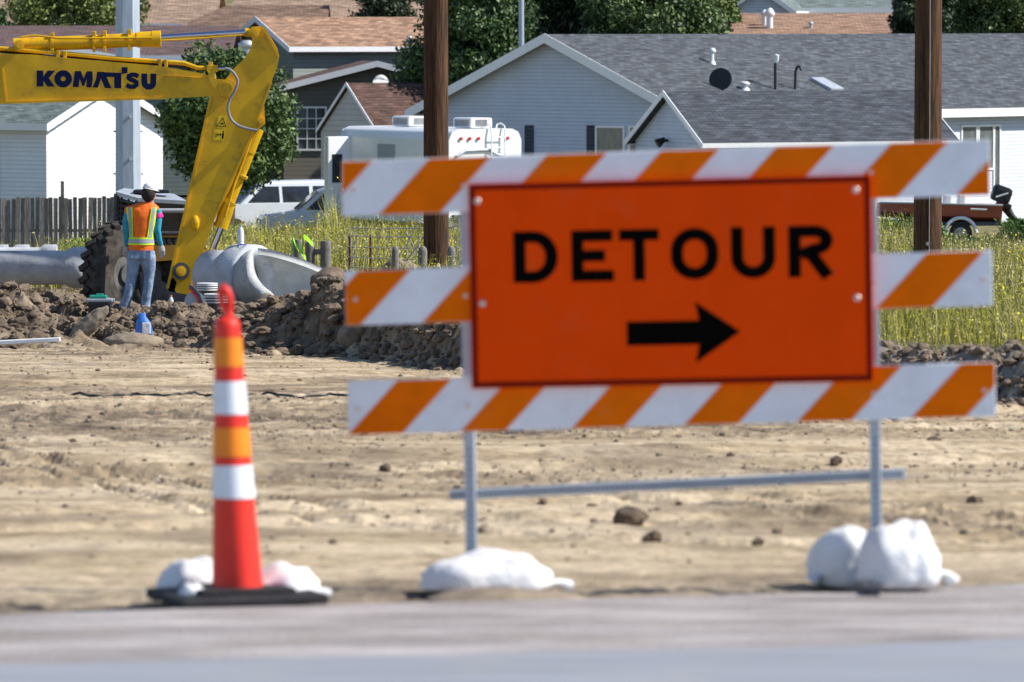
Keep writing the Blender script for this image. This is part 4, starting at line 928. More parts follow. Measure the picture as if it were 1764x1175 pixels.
for z, r in ((0, .285), (10, .235)):
    for k in range(n): a = 2*PI*(k+.58)/n; vs.append((math.cos(a)*r, math.sin(a)*r, z))
b.add(vs, [(k, (k+1) % n, n+(k+1) % n, n+k) for k in range(n)]); b.build('shaft', 'polegalv', spo)
st_ = MB()
for z in np.arange(1.4, 9, 1.0/1.0*.85):
    for a in (-1.35, ): rr = .285-.005*z; st_.tube([(math.cos(a)*rr*.93, math.sin(a)*rr*.93, z), (math.cos(a)*(rr+.04), math.sin(a)*(rr+.04), z)], .03, 8)
    for sgn in (-1, 1): st_.tube([(sgn*(.27-.005*z), 0, z-.3), (sgn*(.31-.005*z), 0, z-.3)], .022, 6)
st_.build('step_lug', 'galv', spo)
lp = thing('lamp_pole', pt(898, 203.5, -1), 'slim grey pole standing in front of the dark trees', 'pole'); b = MB(); b.tube([(0, 0, 0), (0, 0, 15)], [.11, .08], 10); b.build('shaft', 'polegalv', lp)

# ------------------------------------------------------------------ houses
def house(apex, Y, halfpx, risepx, th, lenpx, wallh, name, label, wall, roof, ov=.35, fas=.26, group=None, gut=True, back=None):
    s = S(Y); th = math.radians(th); A = P(apex[0], apex[1], Y)
    half = halfpx/s/math.cos(th); rise = risepx/s; L_ = lenpx/s/max(.15, abs(math.sin(th)))
    t = thing(name, (A.x, A.y, A.z-rise-wallh), label, 'house' if name == 'house' else name.replace('_', ' '), group); t.rotation_euler = (0, 0, -th)
    # local: y = away along the ridge, x = to the right of the gable
    hw = half-ov; ezl = wallh; sl = rise/half; zr = wallh+rise
    ez = wallh+ov*sl   # wall top at the eave line
    b = MB(); pen = [(-hw, -3), (hw, -3), (hw, ez-.12), (0, zr-.14), (-hw, ez-.12)]
    b.prism(pen, ov, L_-ov, lambda u, v, d: Vector((u, d, v))); wl = b.build('wall', wall, t)
    r = MB(); th_ = .1
    uv = []
    for sg in (-1, 1):
        e = Vector((sg*half, 0, wallh)); top = Vector((0, 0, zr)); up = Vector((0, 0, -th_))
        vs = [e, Vector((e.x, L_, e.z)), Vector((0, L_, zr)), top]; ln = (top-e).length
        r.add(vs+[v+up for v in vs], [(0, 1, 2, 3) if sg > 0 else (3, 2, 1, 0), (4, 7, 6, 5) if sg > 0 else (5, 6, 7, 4), (0, 4, 5, 1), (1, 5, 6, 2), (2, 6, 7, 3), (3, 7, 4, 0)])
        uv += [(0, 0), (L_, 0), (L_, ln), (0, ln)]*2
    r.uv = uv; ro = r.build('roof', roof, t)
    f = MB(); 
    for sg in (-1, 1):
        for y0, y1 in ((-.03, -.002), (L_+.002, L_+.03)):
            f.prism([(sg*half, wallh+.03), (0, zr+.03), (0, zr-fas), (sg*half, wallh-fas)], y0, y1, lambda u, v, d: Vector((u, d, v)))
        f.box((sg*(half+.018), L_/2, wallh-fas/2+.02), (.03, L_+.05, fas))
    f.build('fascia', 'trim', t)
    return t, dict(hw=hw, L=L_, ov=ov, ez=ez, zr=zr, wallh=wallh, half=half, s=s, wall=wl, roof=ro, Y=Y, th=th, A=A)
def win_gable(t, k, px, py, wpx, hpx, cols=1, rows=1, glass='winglass', mull=0):   # window on the gable wall, given in pixels
    x = (px-W/2)/F*k['Y']-k['A'].x; x = x/math.cos(k['th']); Yg = k['Y']-x*math.sin(k['th'])
    z = P(px, py, Yg).z-t.location.z; w_ = wpx/k['s']/math.cos(k['th']); h_ = hpx/k['s']; y = k['ov']
    return window(t, Vector((x, y-.003, z)), w_, h_, Vector((1, 0, 0)), Vector((0, -1, 0)), glass, cols, rows)
def win_side(t, k, sg, y, z, w_, h_, glass='winglass', cols=1, rows=1):
    return window(t, Vector((sg*(k['hw']+.003), y, z)), w_, h_, Vector((0, 1, 0)), Vector((sg, 0, 0)), glass, cols, rows)
def window(t, c, w_, h_, ux, n, glass, cols=1, rows=1):
    b = MB(); z = Vector((0, 0, 1)); fw = .07
    def bx_(cu, cz_, du, dz, d0, d1, mb):
        cc = c+ux*cu+z*cz_+n*((d0+d1)/2); R_ = Matrix((ux, n, z)).transposed(); mb.box(cc, (du, abs(d1-d0), dz), rot=R_)
    for s_ in (-1, 1): bx_(s_*(w_/2+fw/2), 0, fw, h_+2*fw, 0, .05, b); bx_(0, s_*(h_/2+fw/2), w_, fw, 0, .05, b)
    for i in range(1, cols): bx_(-w_/2+w_*i/cols, 0, .035, h_, .012, .04, b)
    for i in range(1, rows): bx_(0, -h_/2+h_*i/rows, w_, .035, .012, .038, b)
    f = b.build('window', 'trim', t); g = MB(); bx_(0, 0, w_, h_, 0, .01, g); g.build('pane', glass, f); return f
def on_roof(t, k, sg, y, frac):       # point on the roof slope: frac 0 at the ridge, 1 at the eave
    return Vector((sg*k['half']*frac, y, k['zr']-(k['zr']-k['wallh'])*frac))
# grey main house
hG, kG = house((938, 59), 196, 243, 135, 40, 1150, 2.9, 'house', 'long grey house with dark shingle roof and big shaded gable behind the camper', 'side_grey', 'roof_grey', ov=.45, fas=.3)
win_gable(hG, kG, 1036, 248, 44, 54, glass='curtain'); win_gable(hG, kG, 1092, 248, 44, 54, glass='curtain', rows=2)
for px in (898, 1004):
    x = ((px-W/2)/F*196-kG['A'].x)/math.cos(kG['th']); z = P(px, 245, 196-x*math.sin(kG['th'])).z-hG.location.z
    b = MB(); b.box((x, kG['ov']-.025, z), (.38, .05, 1.15))
    for q_ in range(9): b.box((x, kG['ov']-.055, z-.5+q_*.125), (.3, .02, .07), rot=Matrix.Rotation(.5, 3, 'X'))
    b.build('shutter', 'shutter', hG)
def y_for_px(k, px, off=0):           # ridge distance of a pixel column (for a point off to the side by off metres)
    X = (px-W/2)/F*k['Y']; return (X-k['A'].x-off*math.cos(k['th']))/math.sin(k['th'])
def roof_item(h, k, px, py, sg=1):
    fr_ = (py-(k['A'].z and 0))
    best = None
    for i in range(60):
        f_ = i/59; o = sg*k['half']*f_
        for yy in (y_for_px(k, px, o),):
            p = on_roof(h, k, sg, yy, f_); wv = Matrix.Rotation(-k['th'], 3, 'Z') @ p+h.location
            ry = YH-(wv.z-ZC)/wv.y*F; rx = W/2+wv.x/wv.y*F
            for it in range(3): yy += ((px-rx)/F*wv.y)/math.sin(k['th']); p = on_roof(h, k, sg, yy, f_); wv = Matrix.Rotation(-k['th'], 3, 'Z') @ p+h.location; rx = W/2+wv.x/wv.y*F; ry = YH-(wv.z-ZC)/wv.y*F
            if best is None or abs(ry-py) < best[0]: best = (abs(ry-py), p)
    return best[1]
def vent(h, k, px, py, hpx, r, m='white', cap=True, hook=False, roofobj=None):
    p = roof_item(h, k, px, py); hh = hpx/k['s']; b = MB()
    if hook:
        b.tube([p-Vector((0, 0, .2)), p+Vector((.02, 0, hh*.75)), p+Vector((.08, 0, hh*.95)), p+Vector((.16, .0, hh)), p+Vector((.25, 0, hh*.93)), p+Vector((.27, 0, hh*.8))], r, 8)
    else:
        b.tube([p-Vector((0, 0, .2)), p+Vector((0, 0, hh*.7))], r, 12)
        if cap: b.tube([p+Vector((0, 0, hh*.66)), p+Vector((0, 0, hh*.74)), p+Vector((.02, 0, hh*.9)), p+Vector((.02, 0, hh))], [r*1.1, r*1.7, r*1.6, r*.8], 12)
        b.tube([p-Vector((0, 0, .1)), p+Vector((0, 0, .06))], [r*2.2, r*1.3], 12)
    o = b.build('vent_pipe', m, k['roof'])
vent(hG, kG, 1226, 108, 26, .075); vent(hG, kG, 1283, 155, 14, .1)
p = roof_item(hG, kG, 1335, 154); b = MB(); b.tube([p-Vector((0, 0, .3)), p+Vector((0, 0, .95))], .05, 10); o_ = b.build('vent_pipe', 'black', kG['roof'])
b = MB(); b.tube([p+Vector((0, 0, .93)), p+Vector((.03, 0, 1.03)), p+Vector((.08, 0, 1.2))], [.06, .1, .07], 10); b.build('vent_cap', 'white', o_)
vent(hG, kG, 1369, 154, 40, .045, 'black', hook=True)
p = roof_item(hG, kG, 1241, 152); b = MB(); nrm = Vector((.45, -.85, .2)).normalized(); c0 = p+Vector((0, 0, .32)); b.tube([c0+nrm*.04, c0, c0-nrm*.06], [.4, .38, .12], 28); b.tube([p-Vector((0, 0, .2)), c0], .03, 8); b.build('satellite_dish', 'black', kG['roof'])
# skylight
pA = roof_item(hG, kG, 1424, 148); sl_ = math.atan2(kG['zr']-kG['wallh'], kG['half']); b = MB(); b.box(pA+Vector((0, 0, .06)), (1.0, .75, .12), rot=Matrix.Rotation(sl_, 3, 'Y'), bev=.02); b.build('skylight', 'galv', kG['roof'])
# windows on its lit right side are placed along the wall
for px, w_ in ((1668, 1.5), (1697, 1.5), (1716, 2.3)):
    y = y_for_px(kG, px, kG['hw']); y *= (1+y*math.cos(kG['th'])/196)**0
    for it in range(4):
        wv = Matrix.Rotation(-kG['th'], 3, 'Z') @ Vector((kG['hw'], y, 0))+hG.location; y += ((px-W/2)/F-wv.x/wv.y)*wv.y/math.sin(kG['th'])
    win_side(hG, kG, 1, y, kG['wallh']-.65-w_/2, .85 if w_ < 2 else .3, w_, 'winglass', 1, 1)
# front garage
hF, kF = house((1143, 157), 178, 63, 88, 66, 452, 2.6, 'garage', 'low slate roofed grey garage with white fascia standing before the long grey house', 'side_grey', 'roof_grey2', ov=.25, fas=.16)
b = MB(); q_ = Vector((0.0, .12, 0)); x = ((1141-W/2)/F*178-kF['A'].x)/math.cos(kF['th']); b.tube([(-.1, .2, kF['zr']-1.55), (-.1, .05, kF['zr']-1.55)], .05, 8); b.tube([(-.1, .1, kF['zr']-1.5), (-.15, -.15, kF['zr']-1.65)], [.07, .16], 12); b.build('floodlight', 'black', hF)
# lit white wing at the far right
#hW, kW = house((1900, 150), 186, 170, 50, 42, 900, 3.1, 'house', 'white sided house wing in full sun at the right edge behind the outboard motor', 'side_white', 'roof_grey', ov=.35, fas=.2)
# left white house
hL, kL = house((193, 140), 184, 101, 72, -53, 420, 3.4, 'house', 'white house with sage roof and sunlit gable behind the wooden fence', 'side_white', 'roof_green', ov=.3, fas=.22)
win_side(hL, kL, -1, 3.0, 1.75, 1.25, 1.85, 'winglass', 1, 2)
# small gabled shed
hS, kS = house((597, 143), 206, 55, 83, 58, 200, 2.4, 'shed', 'small light grey gabled shed with brown roof left of the camper', 'side_lgrey', 'roof_brown', ov=.12, fas=.1)
# dark brown house behind it
hD, kD = house((650, 106), 216, 182, 46, -6, 90, 3.3, 'house', 'dark taupe house with low wide gable and tall white window', 'side_dark', 'roof_brown', ov=.5, fas=.2)
win_gable(hD, kD, 539, 222, 46, 70, 3, 4)
hD2, kD2 = house((688, 93), 226, 130, 42, -10, 60, 3.2, 'house', 'house with pale low gable peeking over the dark taupe house', 'side_lgrey', 'roof_brown', ov=.4, fas=.2)
dsh = thing('satellite_dish', P(656, 150, 212), 'round white satellite dish in front of the dark taupe gable', 'satellite dish'); b = MB(); b.tube([(0, -.02, .2), (0, 0, .18), (0, .08, .18)], [.29, .28, .08], 24); b.build('dish', 'white', dsh); b = MB(); b.tube([(0, .08, -.2), (0, .06, .2)], .03, 8); b.build('mast', 'galv', dsh)
# tan roofed house
hT, kT = house((440, 29), 224, 62, 52, 58, 296, 2.7, 'house', 'house with sunlit tan brown shingle roof and grey gable behind the arm tip', 'side_green', 'roof_tan', ov=.4, fas=.2)
vent(hT, kT, 705, 74, 12, .07, 'galv')
hU, kU = house((548, 10), 246, 48, 18, -4, 20, 2.5, 'house', 'tiny white edged gable on the skyline left of the pole', 'side_green', 'roof_mix', ov=.4, fas=.15)
# plum roof and its white gable left
hP, kP = house((372, 42), 214, 330, 52, 86, 10, 2.6, 'house', 'house ridge with plum shingles above the excavator boom', 'side_green', 'roof_purple', ov=.4)
bpy.data.objects.remove  # (kept simple)
for ch in [x for x in bpy.data.objects if x.parent == hP]: bpy.data.objects.remove(ch)
bpy.data.objects.remove(hP)
def long_roof(x0, x1, ytop, ybot, Y, roof, wall, label, wallh=2.8, depth=5.5, slantl=0, slantr=0):
    # a house whose long side faces the camera
    a = P(x0, ybot, Y); c = P(x1, ybot, Y); tz = P(x0, ytop, Y).z-a.z
    t = thing('house', (a.x, a.y, a.z-wallh), label, 'house'); L_ = c.x-a.x; s = S(Y)
    sL, sR = slantl/s, slantr/s; r = MB(); vs = [(0, 0, wallh), (L_, 0, wallh), (L_-sR, depth, wallh+tz), (sL, depth, wallh+tz), (L_, 2*depth, wallh), (0, 2*depth, wallh)]
    r.add([Vector(v) for v in vs[:4]], [(0, 1, 2, 3)]); r.uv = [(0, 0), (L_, 0), (L_-sR, depth*1.1), (sL, depth*1.1)]
    r.add([Vector(v) for v in (vs[3], vs[2], vs[4], vs[5])], [(0, 1, 2, 3)]); r.uv += [(0, 0), (L_, 0), (L_, depth), (0, depth)]
    if sL: r.add([Vector(v) for v in (vs[0], vs[3], vs[5])], [(0, 1, 2)]); r.uv += [(0, 0), (depth, 2), (2*depth, 0)]
    if sR: r.add([Vector(v) for v in (vs[1], vs[4], vs[2])], [(0, 1, 2)]); r.uv += [(0, 0), (2*depth, 0), (depth, 2)]
    ro = r.build('roof', roof, t); so = ro.modifiers.new('t', 'SOLIDIFY'); so.thickness = .1; so.offset = -1
    b = MB(); b.box((L_/2, depth, wallh/2-1.3), (L_-.8, 2*depth-.8, wallh+2.2)); 
    if not sL: b.prism([(.4, wallh-.2), (2*depth-.4, wallh-.2), (depth, wallh+tz-.2)], .3, .4, lambda u, v, d: Vector((d, u, v)))
    b.build('wall', wall, t); f = MB(); f.box((L_/2, -.02, wallh-.1), (L_+.04, .03, .22)); f.build('fascia', 'trim', t)
    return t, dict(L=L_, depth=depth, tz=tz, wallh=wallh, s=s, Y=Y, roof=ro, a=a)
def lr_vent(t, k, px, fr_, h, r, m='white'):
    x = (px-W/2)/F*(k['Y']+k['depth']*(1-fr_))-k['a'].x; p = Vector((x, k['depth']*(1-fr_), k['wallh']+k['tz']*(1-fr_))); b = MB()
    b.tube([p-Vector((0, 0, .2)), p+Vector((0, 0, h*.6))], r, 12); b.tube([p+Vector((0, 0, h*.6)), p+Vector((0, 0, h*.68)), p+Vector((0, 0, h*.85)), p+Vector((0, 0, h))], [r*1.3, r*1.7, r*1.3, r*.5], 12); b.build('vent_pipe', m, k['roof'])
tP, kP = long_roof(-60, 398, 44, 96, 212, 'roof_purple', 'side_green', 'house with plum brown shingles above the excavator boom', slantr=0)
tB, kB = long_roof(-90, 372, -30, 41, 236, 'roof_beige', 'side_lgrey', 'house with broad beige roof at the top left behind the pale tree')
tM, kM = long_roof(345, 900, -18, 52, 242, 'roof_beige', 'side_lgrey', 'house with umber hipped roof on the skyline behind the tan roofed house', slantl=70)
tK, kK = long_roof(250, 560, 8, 70, 230, 'roof_mix', 'side_lgrey', 'house with umber hip roof between plum roof and tan roof', slantl=130)
b = MB(); b.lump((6.8, 3.1, kB['wallh']+1.0), 1, 3, .05, 2, sq=(.3, .3, .16)); b.build('turbine_vent', 'shutter', kB['roof'])
tN, kN = long_roof(1170, 1588, 22, 64, 222, 'roof_tan', 'side_lgrey', 'house with orange tan roof and two white vents above the grey ridge')
lr_vent(tN, kN, 1325, .62, .78, .13); lr_vent(tN, kN, 1316, .5, .6, .1); lr_vent(tN, kN, 1396, .62, .25, .07, 'galv')
hQ, kQ = house((1308, -24), 246, 62, 44, 10, 60, 2.8, 'house', 'light grey gable cut by the top edge above the orange tan roof', 'side_grey', 'roof_green', ov=.3, fas=.2)
tQ, kQ2 = long_roof(1362, 1560, -40, 14, 250, 'roof_green', 'side_green', 'house with sage green roof cut by the top edge')
g1_, k1_ = house((112, 80), 205, 130, 26, -3, 25, 2.4, 'house', 'white edged low gable showing just above the boom', 'side_lgrey', 'roof_green', ov=.3, fas=.22)
#gm_, km_ = house((415, 62), 206, 92, 36, 20, 60, 2.5, 'house', 'grey gable with white rakes hidden behind the arm tip', 'side_grey', 'roof_purple', ov=.3, fas=.22)
vm = thing('roof_turbine', P(425, 96, 202), 'galvanized turbine vent showing left of the arm tip', 'roof vent'); b = MB(); b.tube([(0, 0, -.3), (0, 0, .3)], .22, 16); b.build('collar', 'galv', vm); b = MB(); b.tube([(0, 0, .25), (0, 0, .33), (0, 0, .45), (0, 0, .55)], [.22, .3, .3, .12], 16); b.build('turbine_head', 'galv', vm)

# ------------------------------------------------------------------ wooden fence at left
YW = 176; fb = pt(100, YW); fen = thing('wooden_fence', fb, 'weathered grey brown picket fence in front of the white house', 'fence')
zt = P(100, 341, YW).z; pk = MB(); rs = np.random.default_rng(4); x = P(-260, 341, YW).x; xe = P(330, 341, YW).x
while x < xe:
    w_ = .135+rs.normal()*.006; hgt = zt-fb.z+rs.normal()*.022; tl = rs.normal()*.012; dy = rs.normal()*.012
    pk.box((x-fb.x, dy, hgt/2-.1), (w_, .022, hgt+.2), rot=Matrix.Rotation(tl, 3, 'Y') @ Matrix.Rotation(rs.normal()*.09, 3, 'Z')); x += w_+.013
pk.build('pickets', 'picket', fen); rl = MB()
for z in (.4, 1.4): rl.box(((P(-260, 0, YW).x+xe)/2-fb.x, .06, z), (xe-P(-260, 0, YW).x, .05, .09))
rl.build('rails', 'picket', fen)
for px, top in ((107, 312), (-60, 330)):
    ft = MB(); q_ = P(px, top, YW)-fb; ft.box((q_.x, .12, q_.z/2), (.11, .11, q_.z), bev=.02); ft.build('fence_post', 'graywood', fen)
# low brown wall right of the white house
bw_ = MB(); bw_.box((0, 0, .6), (3.2, .15, 1.2)); bw_.build('board_fence', 'picket', None, label='low brown board fence under the round tree', cat='fence').location = pt(330, 172, .1)
bk_ = MB(); bk_.box((0, 0, 1.05), (.14, .14, 2.1), bev=.01); bk_.build('brick_post', 'redhull', None, label='short red brown post beside the white gable', cat='post').location = pt(288, 174, .1)

# ------------------------------------------------------------------ camper trailer
YR = 166; thR = math.radians(-32)
rv = thing('camper_trailer', Vector((0, 0, 0)), 'white fifth wheel camper with two roof air conditioners and rear ladder', 'camper')
rc = P(836, 222, YR); rh = 3.35; rv.location = (rc.x, rc.y, rc.z-rh); rv.rotation_euler = (0, 0, -thR)
# local: y away along the body, x to the right across the rear
hw = 1.24; Lr = 6.3
b = MB(); sec = [(-hw, .55), (hw, .55), (hw, rh-.32), (hw-.1, rh-.1), (hw-.32, rh), (-hw+.32, rh), (-hw+.1, rh-.1), (-hw, rh-.32)]
b.prism(sec, 0, Lr, lambda u, v, d: Vector((u, d, v))); bd = b.build('body', 'vinyl', rv); bm_ = bd.modifiers.new('b', 'BEVEL'); bm_.width = .08; bm_.segments = 3; bm_.limit_method = 'ANGLE'
b = MB(); b.box((-hw-.38, Lr-.525, 1.75), (.8, .25, 2.6), bev=.04); so1 = b.build('slide_out', 'vinyl', rv)
b = MB(); b.box((-hw-.47, Lr-.66, 2.1), (.34, .02, .85), bev=.005); b.build('window', 'glass', so1)
b = MB(); b.box((-hw-.01, 3.55, 2.55), (.03, 1.0, .62), bev=.01); b.build('window', 'silver', rv)
for y in (2.5, 1.2): b = MB(); b.box((-hw-.01, y, 1.95), (.03, .55, .35), bev=.01); b.build('window', 'glass', rv)
b = MB(); b.tube([(-hw-.012, 3.0, 2.25), (-hw-.012, 2.4, 2.38), (-hw-.012, 1.4, 2.42), (-hw-.012, .4, 2.42)], .02, 6); b.tube([(-hw-.012, 3.0, 2.1), (-hw-.012, 2.5, 2.25), (-hw-.012, 1.4, 2.3), (-hw-.012, .4, 2.3)], .02, 6); b.build('stripe', 'galv', rv)
for y in (4.2, .7):
    b = MB(); b.box((0, y, rh+.17), (.75, 1.0, .3), bev=.06); a1 = b.build('air_conditioner', 'vinyl', rv)
    s_ = MB()
    for k in range(10): s_.box((-.2+.06*k*.7, y-.503, rh+.17), (.018, .01, .2))
    s_.build('grille', 'steel', a1); s_ = MB()
    for k in range(12): s_.box((-.378, y-.4+.07*k, rh+.17), (.01, .03, .18))
    s_.build('grille', 'steel', a1)
for x in (-.85, -.55, -.25, .75): b = MB(); b.tube([(x, -.02, rh-.28), (x, -.05, rh-.28)], .05, 10); b.build('marker_light', 'red', rv)
b = MB()
for x in (.15, .62): b.tube([(x, -.1, .9), (x, -.1, rh-.15), (x, -.06, rh+.08), (x, .15, rh+.16), (x, .35, rh+.12), (x, .4, rh)], .022, 8)
for z in np.arange(1.0, rh, .3): b.tube([(.15, -.1, z), (.62, -.1, z)], .018, 8)
b.build('ladder', 'vinyl', rv)
b = MB(); b.tube([(-.9, -.02, 2.45), (.5, -.02, 2.5)], .015, 6); b.tube([(-1.0, -.02, 2.55), (-.7, -.02, 2.72), (.1, -.02, 2.74), (.6, -.02, 2.5)], .05, 8); b.build('rear_stripe', 'galv', rv)
b = MB(); b.box((0, -.03, .75), (2.3, .1, .22), bev=.02); b.build('bumper', 'steel', rv)
for y in (2.2, 3.1):
    for sg in (-1, 1): b = MB(); b.tube([(sg*(hw-.02), y, .36), (sg*(hw-.24), y, .36)], .36, 24); b.build('wheel', 'rubber', rv)

# ------------------------------------------------------------------ vehicles
def car(loc, rz, label, suv=True, sc_=1):
    t = thing('parked_car', loc, label, 'car', 'white parked cars'); t.rotation_euler = (0, 0, rz)
    hw = .95; prof = [(-2.4, .45), (-2.42, .85), (-2.3, 1.02), (-1.35, 1.15), (-.75, 1.72), (-.5, 1.82), (1.9, 1.84), (2.15, 1.75), (2.38, 1.1), (2.42, .5)]
    b = MB(); n = len(prof)
    low = [(-2.4, .42), (-2.42, .85), (-2.3, 1.04), (-1.3, 1.17), (2.38, 1.17), (2.42, .5)]
    b.prism(low, -hw, hw, lambda u, v, d: Vector((u, d, v)))
    top = [(-1.3, 1.17), (-.62, 1.76), (-.4, 1.84), (1.95, 1.86), (2.15, 1.78), (2.36, 1.17)]
    vs = []
    for d, k in ((-1, hw), (1, hw)):
        for u, v in top: vs.append(Vector((u, d*(hw-(v-1.17)*.22), v)))
    m = len(top); b.add(vs, [tuple(range(m)), tuple(range(2*m-1, m-1, -1))]+[(i, m+i, m+i+1, i+1) for i in range(m-1)])
    bo = b.build('body', 'carpaint', t); bm_ = bo.modifiers.new('b', 'BEVEL'); bm_.width = .06; bm_.segments = 3
    def sidewin(a, c, nm='side_window'):
        for sg in (-1, 1):
            g = MB(); q_ = [(a[0], 1.22), (c[0], 1.22), (c[1], 1.70), (a[1], 1.70)]
            g.prism(q_, 0, .012, lambda u, v, d: Vector((u, sg*(hw-(v-1.17)*.22+.004+d), v))); g.build(nm, 'glass', t)
    sidewin((-1.05, -.52), (.0, .0)); sidewin((.12, .12), (1.0, 1.0)); sidewin((1.14, 1.14), (2.1, 1.95))
    g = MB(); g.add([Vector((-1.31, -.8, 1.2)), Vector((-1.31, .8, 1.2)), Vector((-.66, .72, 1.765)), Vector((-.66, -.72, 1.765))], [(0, 1, 2, 3)]); w_ = g.build('windshield', 'glass', t); w_.location = (-.012, 0, .01)
    for sx in (-1.5, 1.5):
        for sg in (-1, 1):
            g = MB(); g.tube([(sx, sg*(hw+.01), .37), (sx, sg*(hw-.2), .37)], .37, 24); wq = g.build('wheel', 'rubber', t)
            g = MB(); g.tube([(sx, sg*(hw+.02), .37), (sx, sg*(hw-.1), .37)], .2, 16); g.build('rim', 'galv', wq)
    for sg in (-1, 1):
        g = MB(); g.box((-2.4, sg*.7, .85), (.08, .32, .16), bev=.03); g.build('headlight', 'silver', t); g = MB(); g.box((2.4, sg*.82, 1.05), (.08, .16, .35), bev=.02); g.build('tail_light', 'red', t)
    return t
z1 = P(470, 311, 176).z-1.86
car(Vector((P(462, 0, 176).x, 176, z1)), math.radians(24), 'white car with dark windshield facing left beside the bucket cylinder')
car(Vector((P(583, 0, 171.5).x, 171.5, P(520, 323, 171.5).z-1.86)), math.radians(6), 'white car half hidden behind the camper corner')
# ------------------------------------------------------------------ boat on trailer
YT = 148; bt = thing('boat', P(1610, 396, YT), 'dull red motor boat on a trailer in the weeds at right', 'boat')
s = S(YT)
def T_(px, py, dy=0): return P(px, py, YT+dy)-bt.location
b = MB(); nst = 9; vs = []
for i in range(nst+1):
    t_ = i/nst; px = 1512+(1728-1512)*t_; wd = .95*(1-(1-t_)**3*.9); yt = 349+4*t_; yb_ = 372+17*min(1, t_*1.6); keel = yb_
    vs += [T_(px, yt, -wd), T_(px-2, (yt+yb_)/2+3, -wd*.85), T_(px-4, keel, 0), T_(px-2, (yt+yb_)/2+3, wd*.85), T_(px, yt, wd)]
fs = [(i*5+k, i*5+k+1, (i+1)*5+k+1, (i+1)*5+k) for i in range(nst) for k in range(4)]+[(nst*5, nst*5+1, nst*5+2, nst*5+3, nst*5+4), tuple(range(5))]
b.add(vs, fs); hl = b.build('hull', 'redhull', bt); sd = hl.modifiers.new('t', 'SOLIDIFY'); sd.thickness = .05
b = MB(); b.add([T_(1512+(216)*i/9, 350+4*i/9+1, sg*.95*(1-(1-i/9)**3*.9)*.97) for i in range(10) for sg in (-1, 1)], [(2*i, 2*i+1, 2*i+3, 2*i+2) for i in range(9)]); b.build('deck', 'concin', bt)
b = MB(); b.tube([T_(1516, 349, -.25), T_(1575, 350, -.97), T_(1728, 354, -.98)], .025, 8); b.build('gunwale', 'silver', bt)
for px in (1632, 1656): b = MB(); b.box(T_(px, 346, -.3), (.22, .5, .34), bev=.05); b.build('seat', 'bag', bt)
b = MB(); b.tube([T_(1672, 360, -.98), T_(1700, 361, -.98)], .03, 4); b.build('side_marking', 'white', bt)
b = MB(); b.box(T_(1600, 384, 0), (3.6, 1.5, .1)); b.build('trailer_frame', 'steel', bt)
for sg in (-1, 1):
    b = MB(); b.tube([T_(1655, 402, sg*.95), T_(1655, 402, sg*.75)], .30, 26); wq = b.build('wheel', 'rubber', bt); b = MB(); b.tube([T_(1655, 402, sg*.96), T_(1655, 402, sg*.8)], .16, 16); b.build('rim', 'concin', wq)
    b = MB(); b.tube([T_(1655, 402, sg*.85)+Vector((math.cos(a)*.40, 0, math.sin(a)*.40)) for a in np.linspace(PI*.95, .05, 16)], .05, 8); b.build('fender', 'vinyl', bt)
mo = thing('outboard_motor', P(1725, 344, YT-.2), 'black outboard motor tilted up on the stern of the red boat', 'outboard motor')
b = MB(); b.box((0, 0, .14), (.52, .4, .44), rot=Matrix.Rotation(.35, 3, 'Y'), bev=.12); b.box((.06, 0, -.14), (.4, .34, .16), rot=Matrix.Rotation(.35, 3, 'Y'), bev=.05); cw = b.build('cowling', 'black', mo)
b = MB(); b.box((.0, -.212, .13), (.34, .006, .045), rot=Matrix.Rotation(-.3, 3, 'Y')); b.build('stripe', 'white', cw)
b = MB(); b.tube([(.08, 0, -.15), (.26, 0, -.42), (.44, 0, -.62)], [.13, .09, .07], 12); b.build('leg', 'black', mo); b = MB(); b.tube([(.42, 0, -.62), (.6, 0, -.56)], [.08, .03], 12); b.box((.52, 0, -.6), (.02, .26, .1), rot=Matrix.Rotation(.4, 3, 'X')); b.build('propeller', 'steel', mo)

# ------------------------------------------------------------------ posts, flags, wire fence
def post(px, ytop, Y, r, label, hgt, name='wooden_post', group='old grey posts in the weeds', pointed=False, m='graywood'):
    c = P(px, ytop, Y); b = MB()
    if pointed: b.tube([(0, 0, -hgt), (0, 0, -.08), (0, 0, -.03), (.0, 0, 0)], [r, r, r*.8, r*.35], 12)
    else: b.tube([(0, 0, -hgt), (0, 0, -.2*hgt), (0, 0, -.012), (0, 0, 0)], [r, r*1.03, r, r*.93], 14)
    o = b.build(name, m, None, label=label, cat='post', group=group); o.location = c; return o
post(561, 415, 90, .085, 'right hand round post of the pair joined by a crossbar', .7)
post(534, 417, 90, .075, 'left hand round post of the pair joined by a crossbar', .7)
post(513, 413, 91.2, .075, 'round post behind the lime flag tape', .6)
cbx = MB(); cbx.tube([P(536, 435, 90), P(559, 433, 90)], .045, 10); cbx.build('crossbar', 'graywood', None, label='short log bridging two round posts in the weeds', cat='log')
for px, yt, r, lab in ((681, 424, .055, 'small bleached stake left of the leaning wires'), (728, 424, .07, 'bleached stake against the left side of the pole'), (777, 424, .06, 'bleached stake just right of the pole foot'), (1741, 482, .05, 'lone stake in the weeds at the right edge')):
    post(px, yt, 86.5 if px < 1000 else 80, r, lab, .5, 'stake', 'bleached stakes', True)
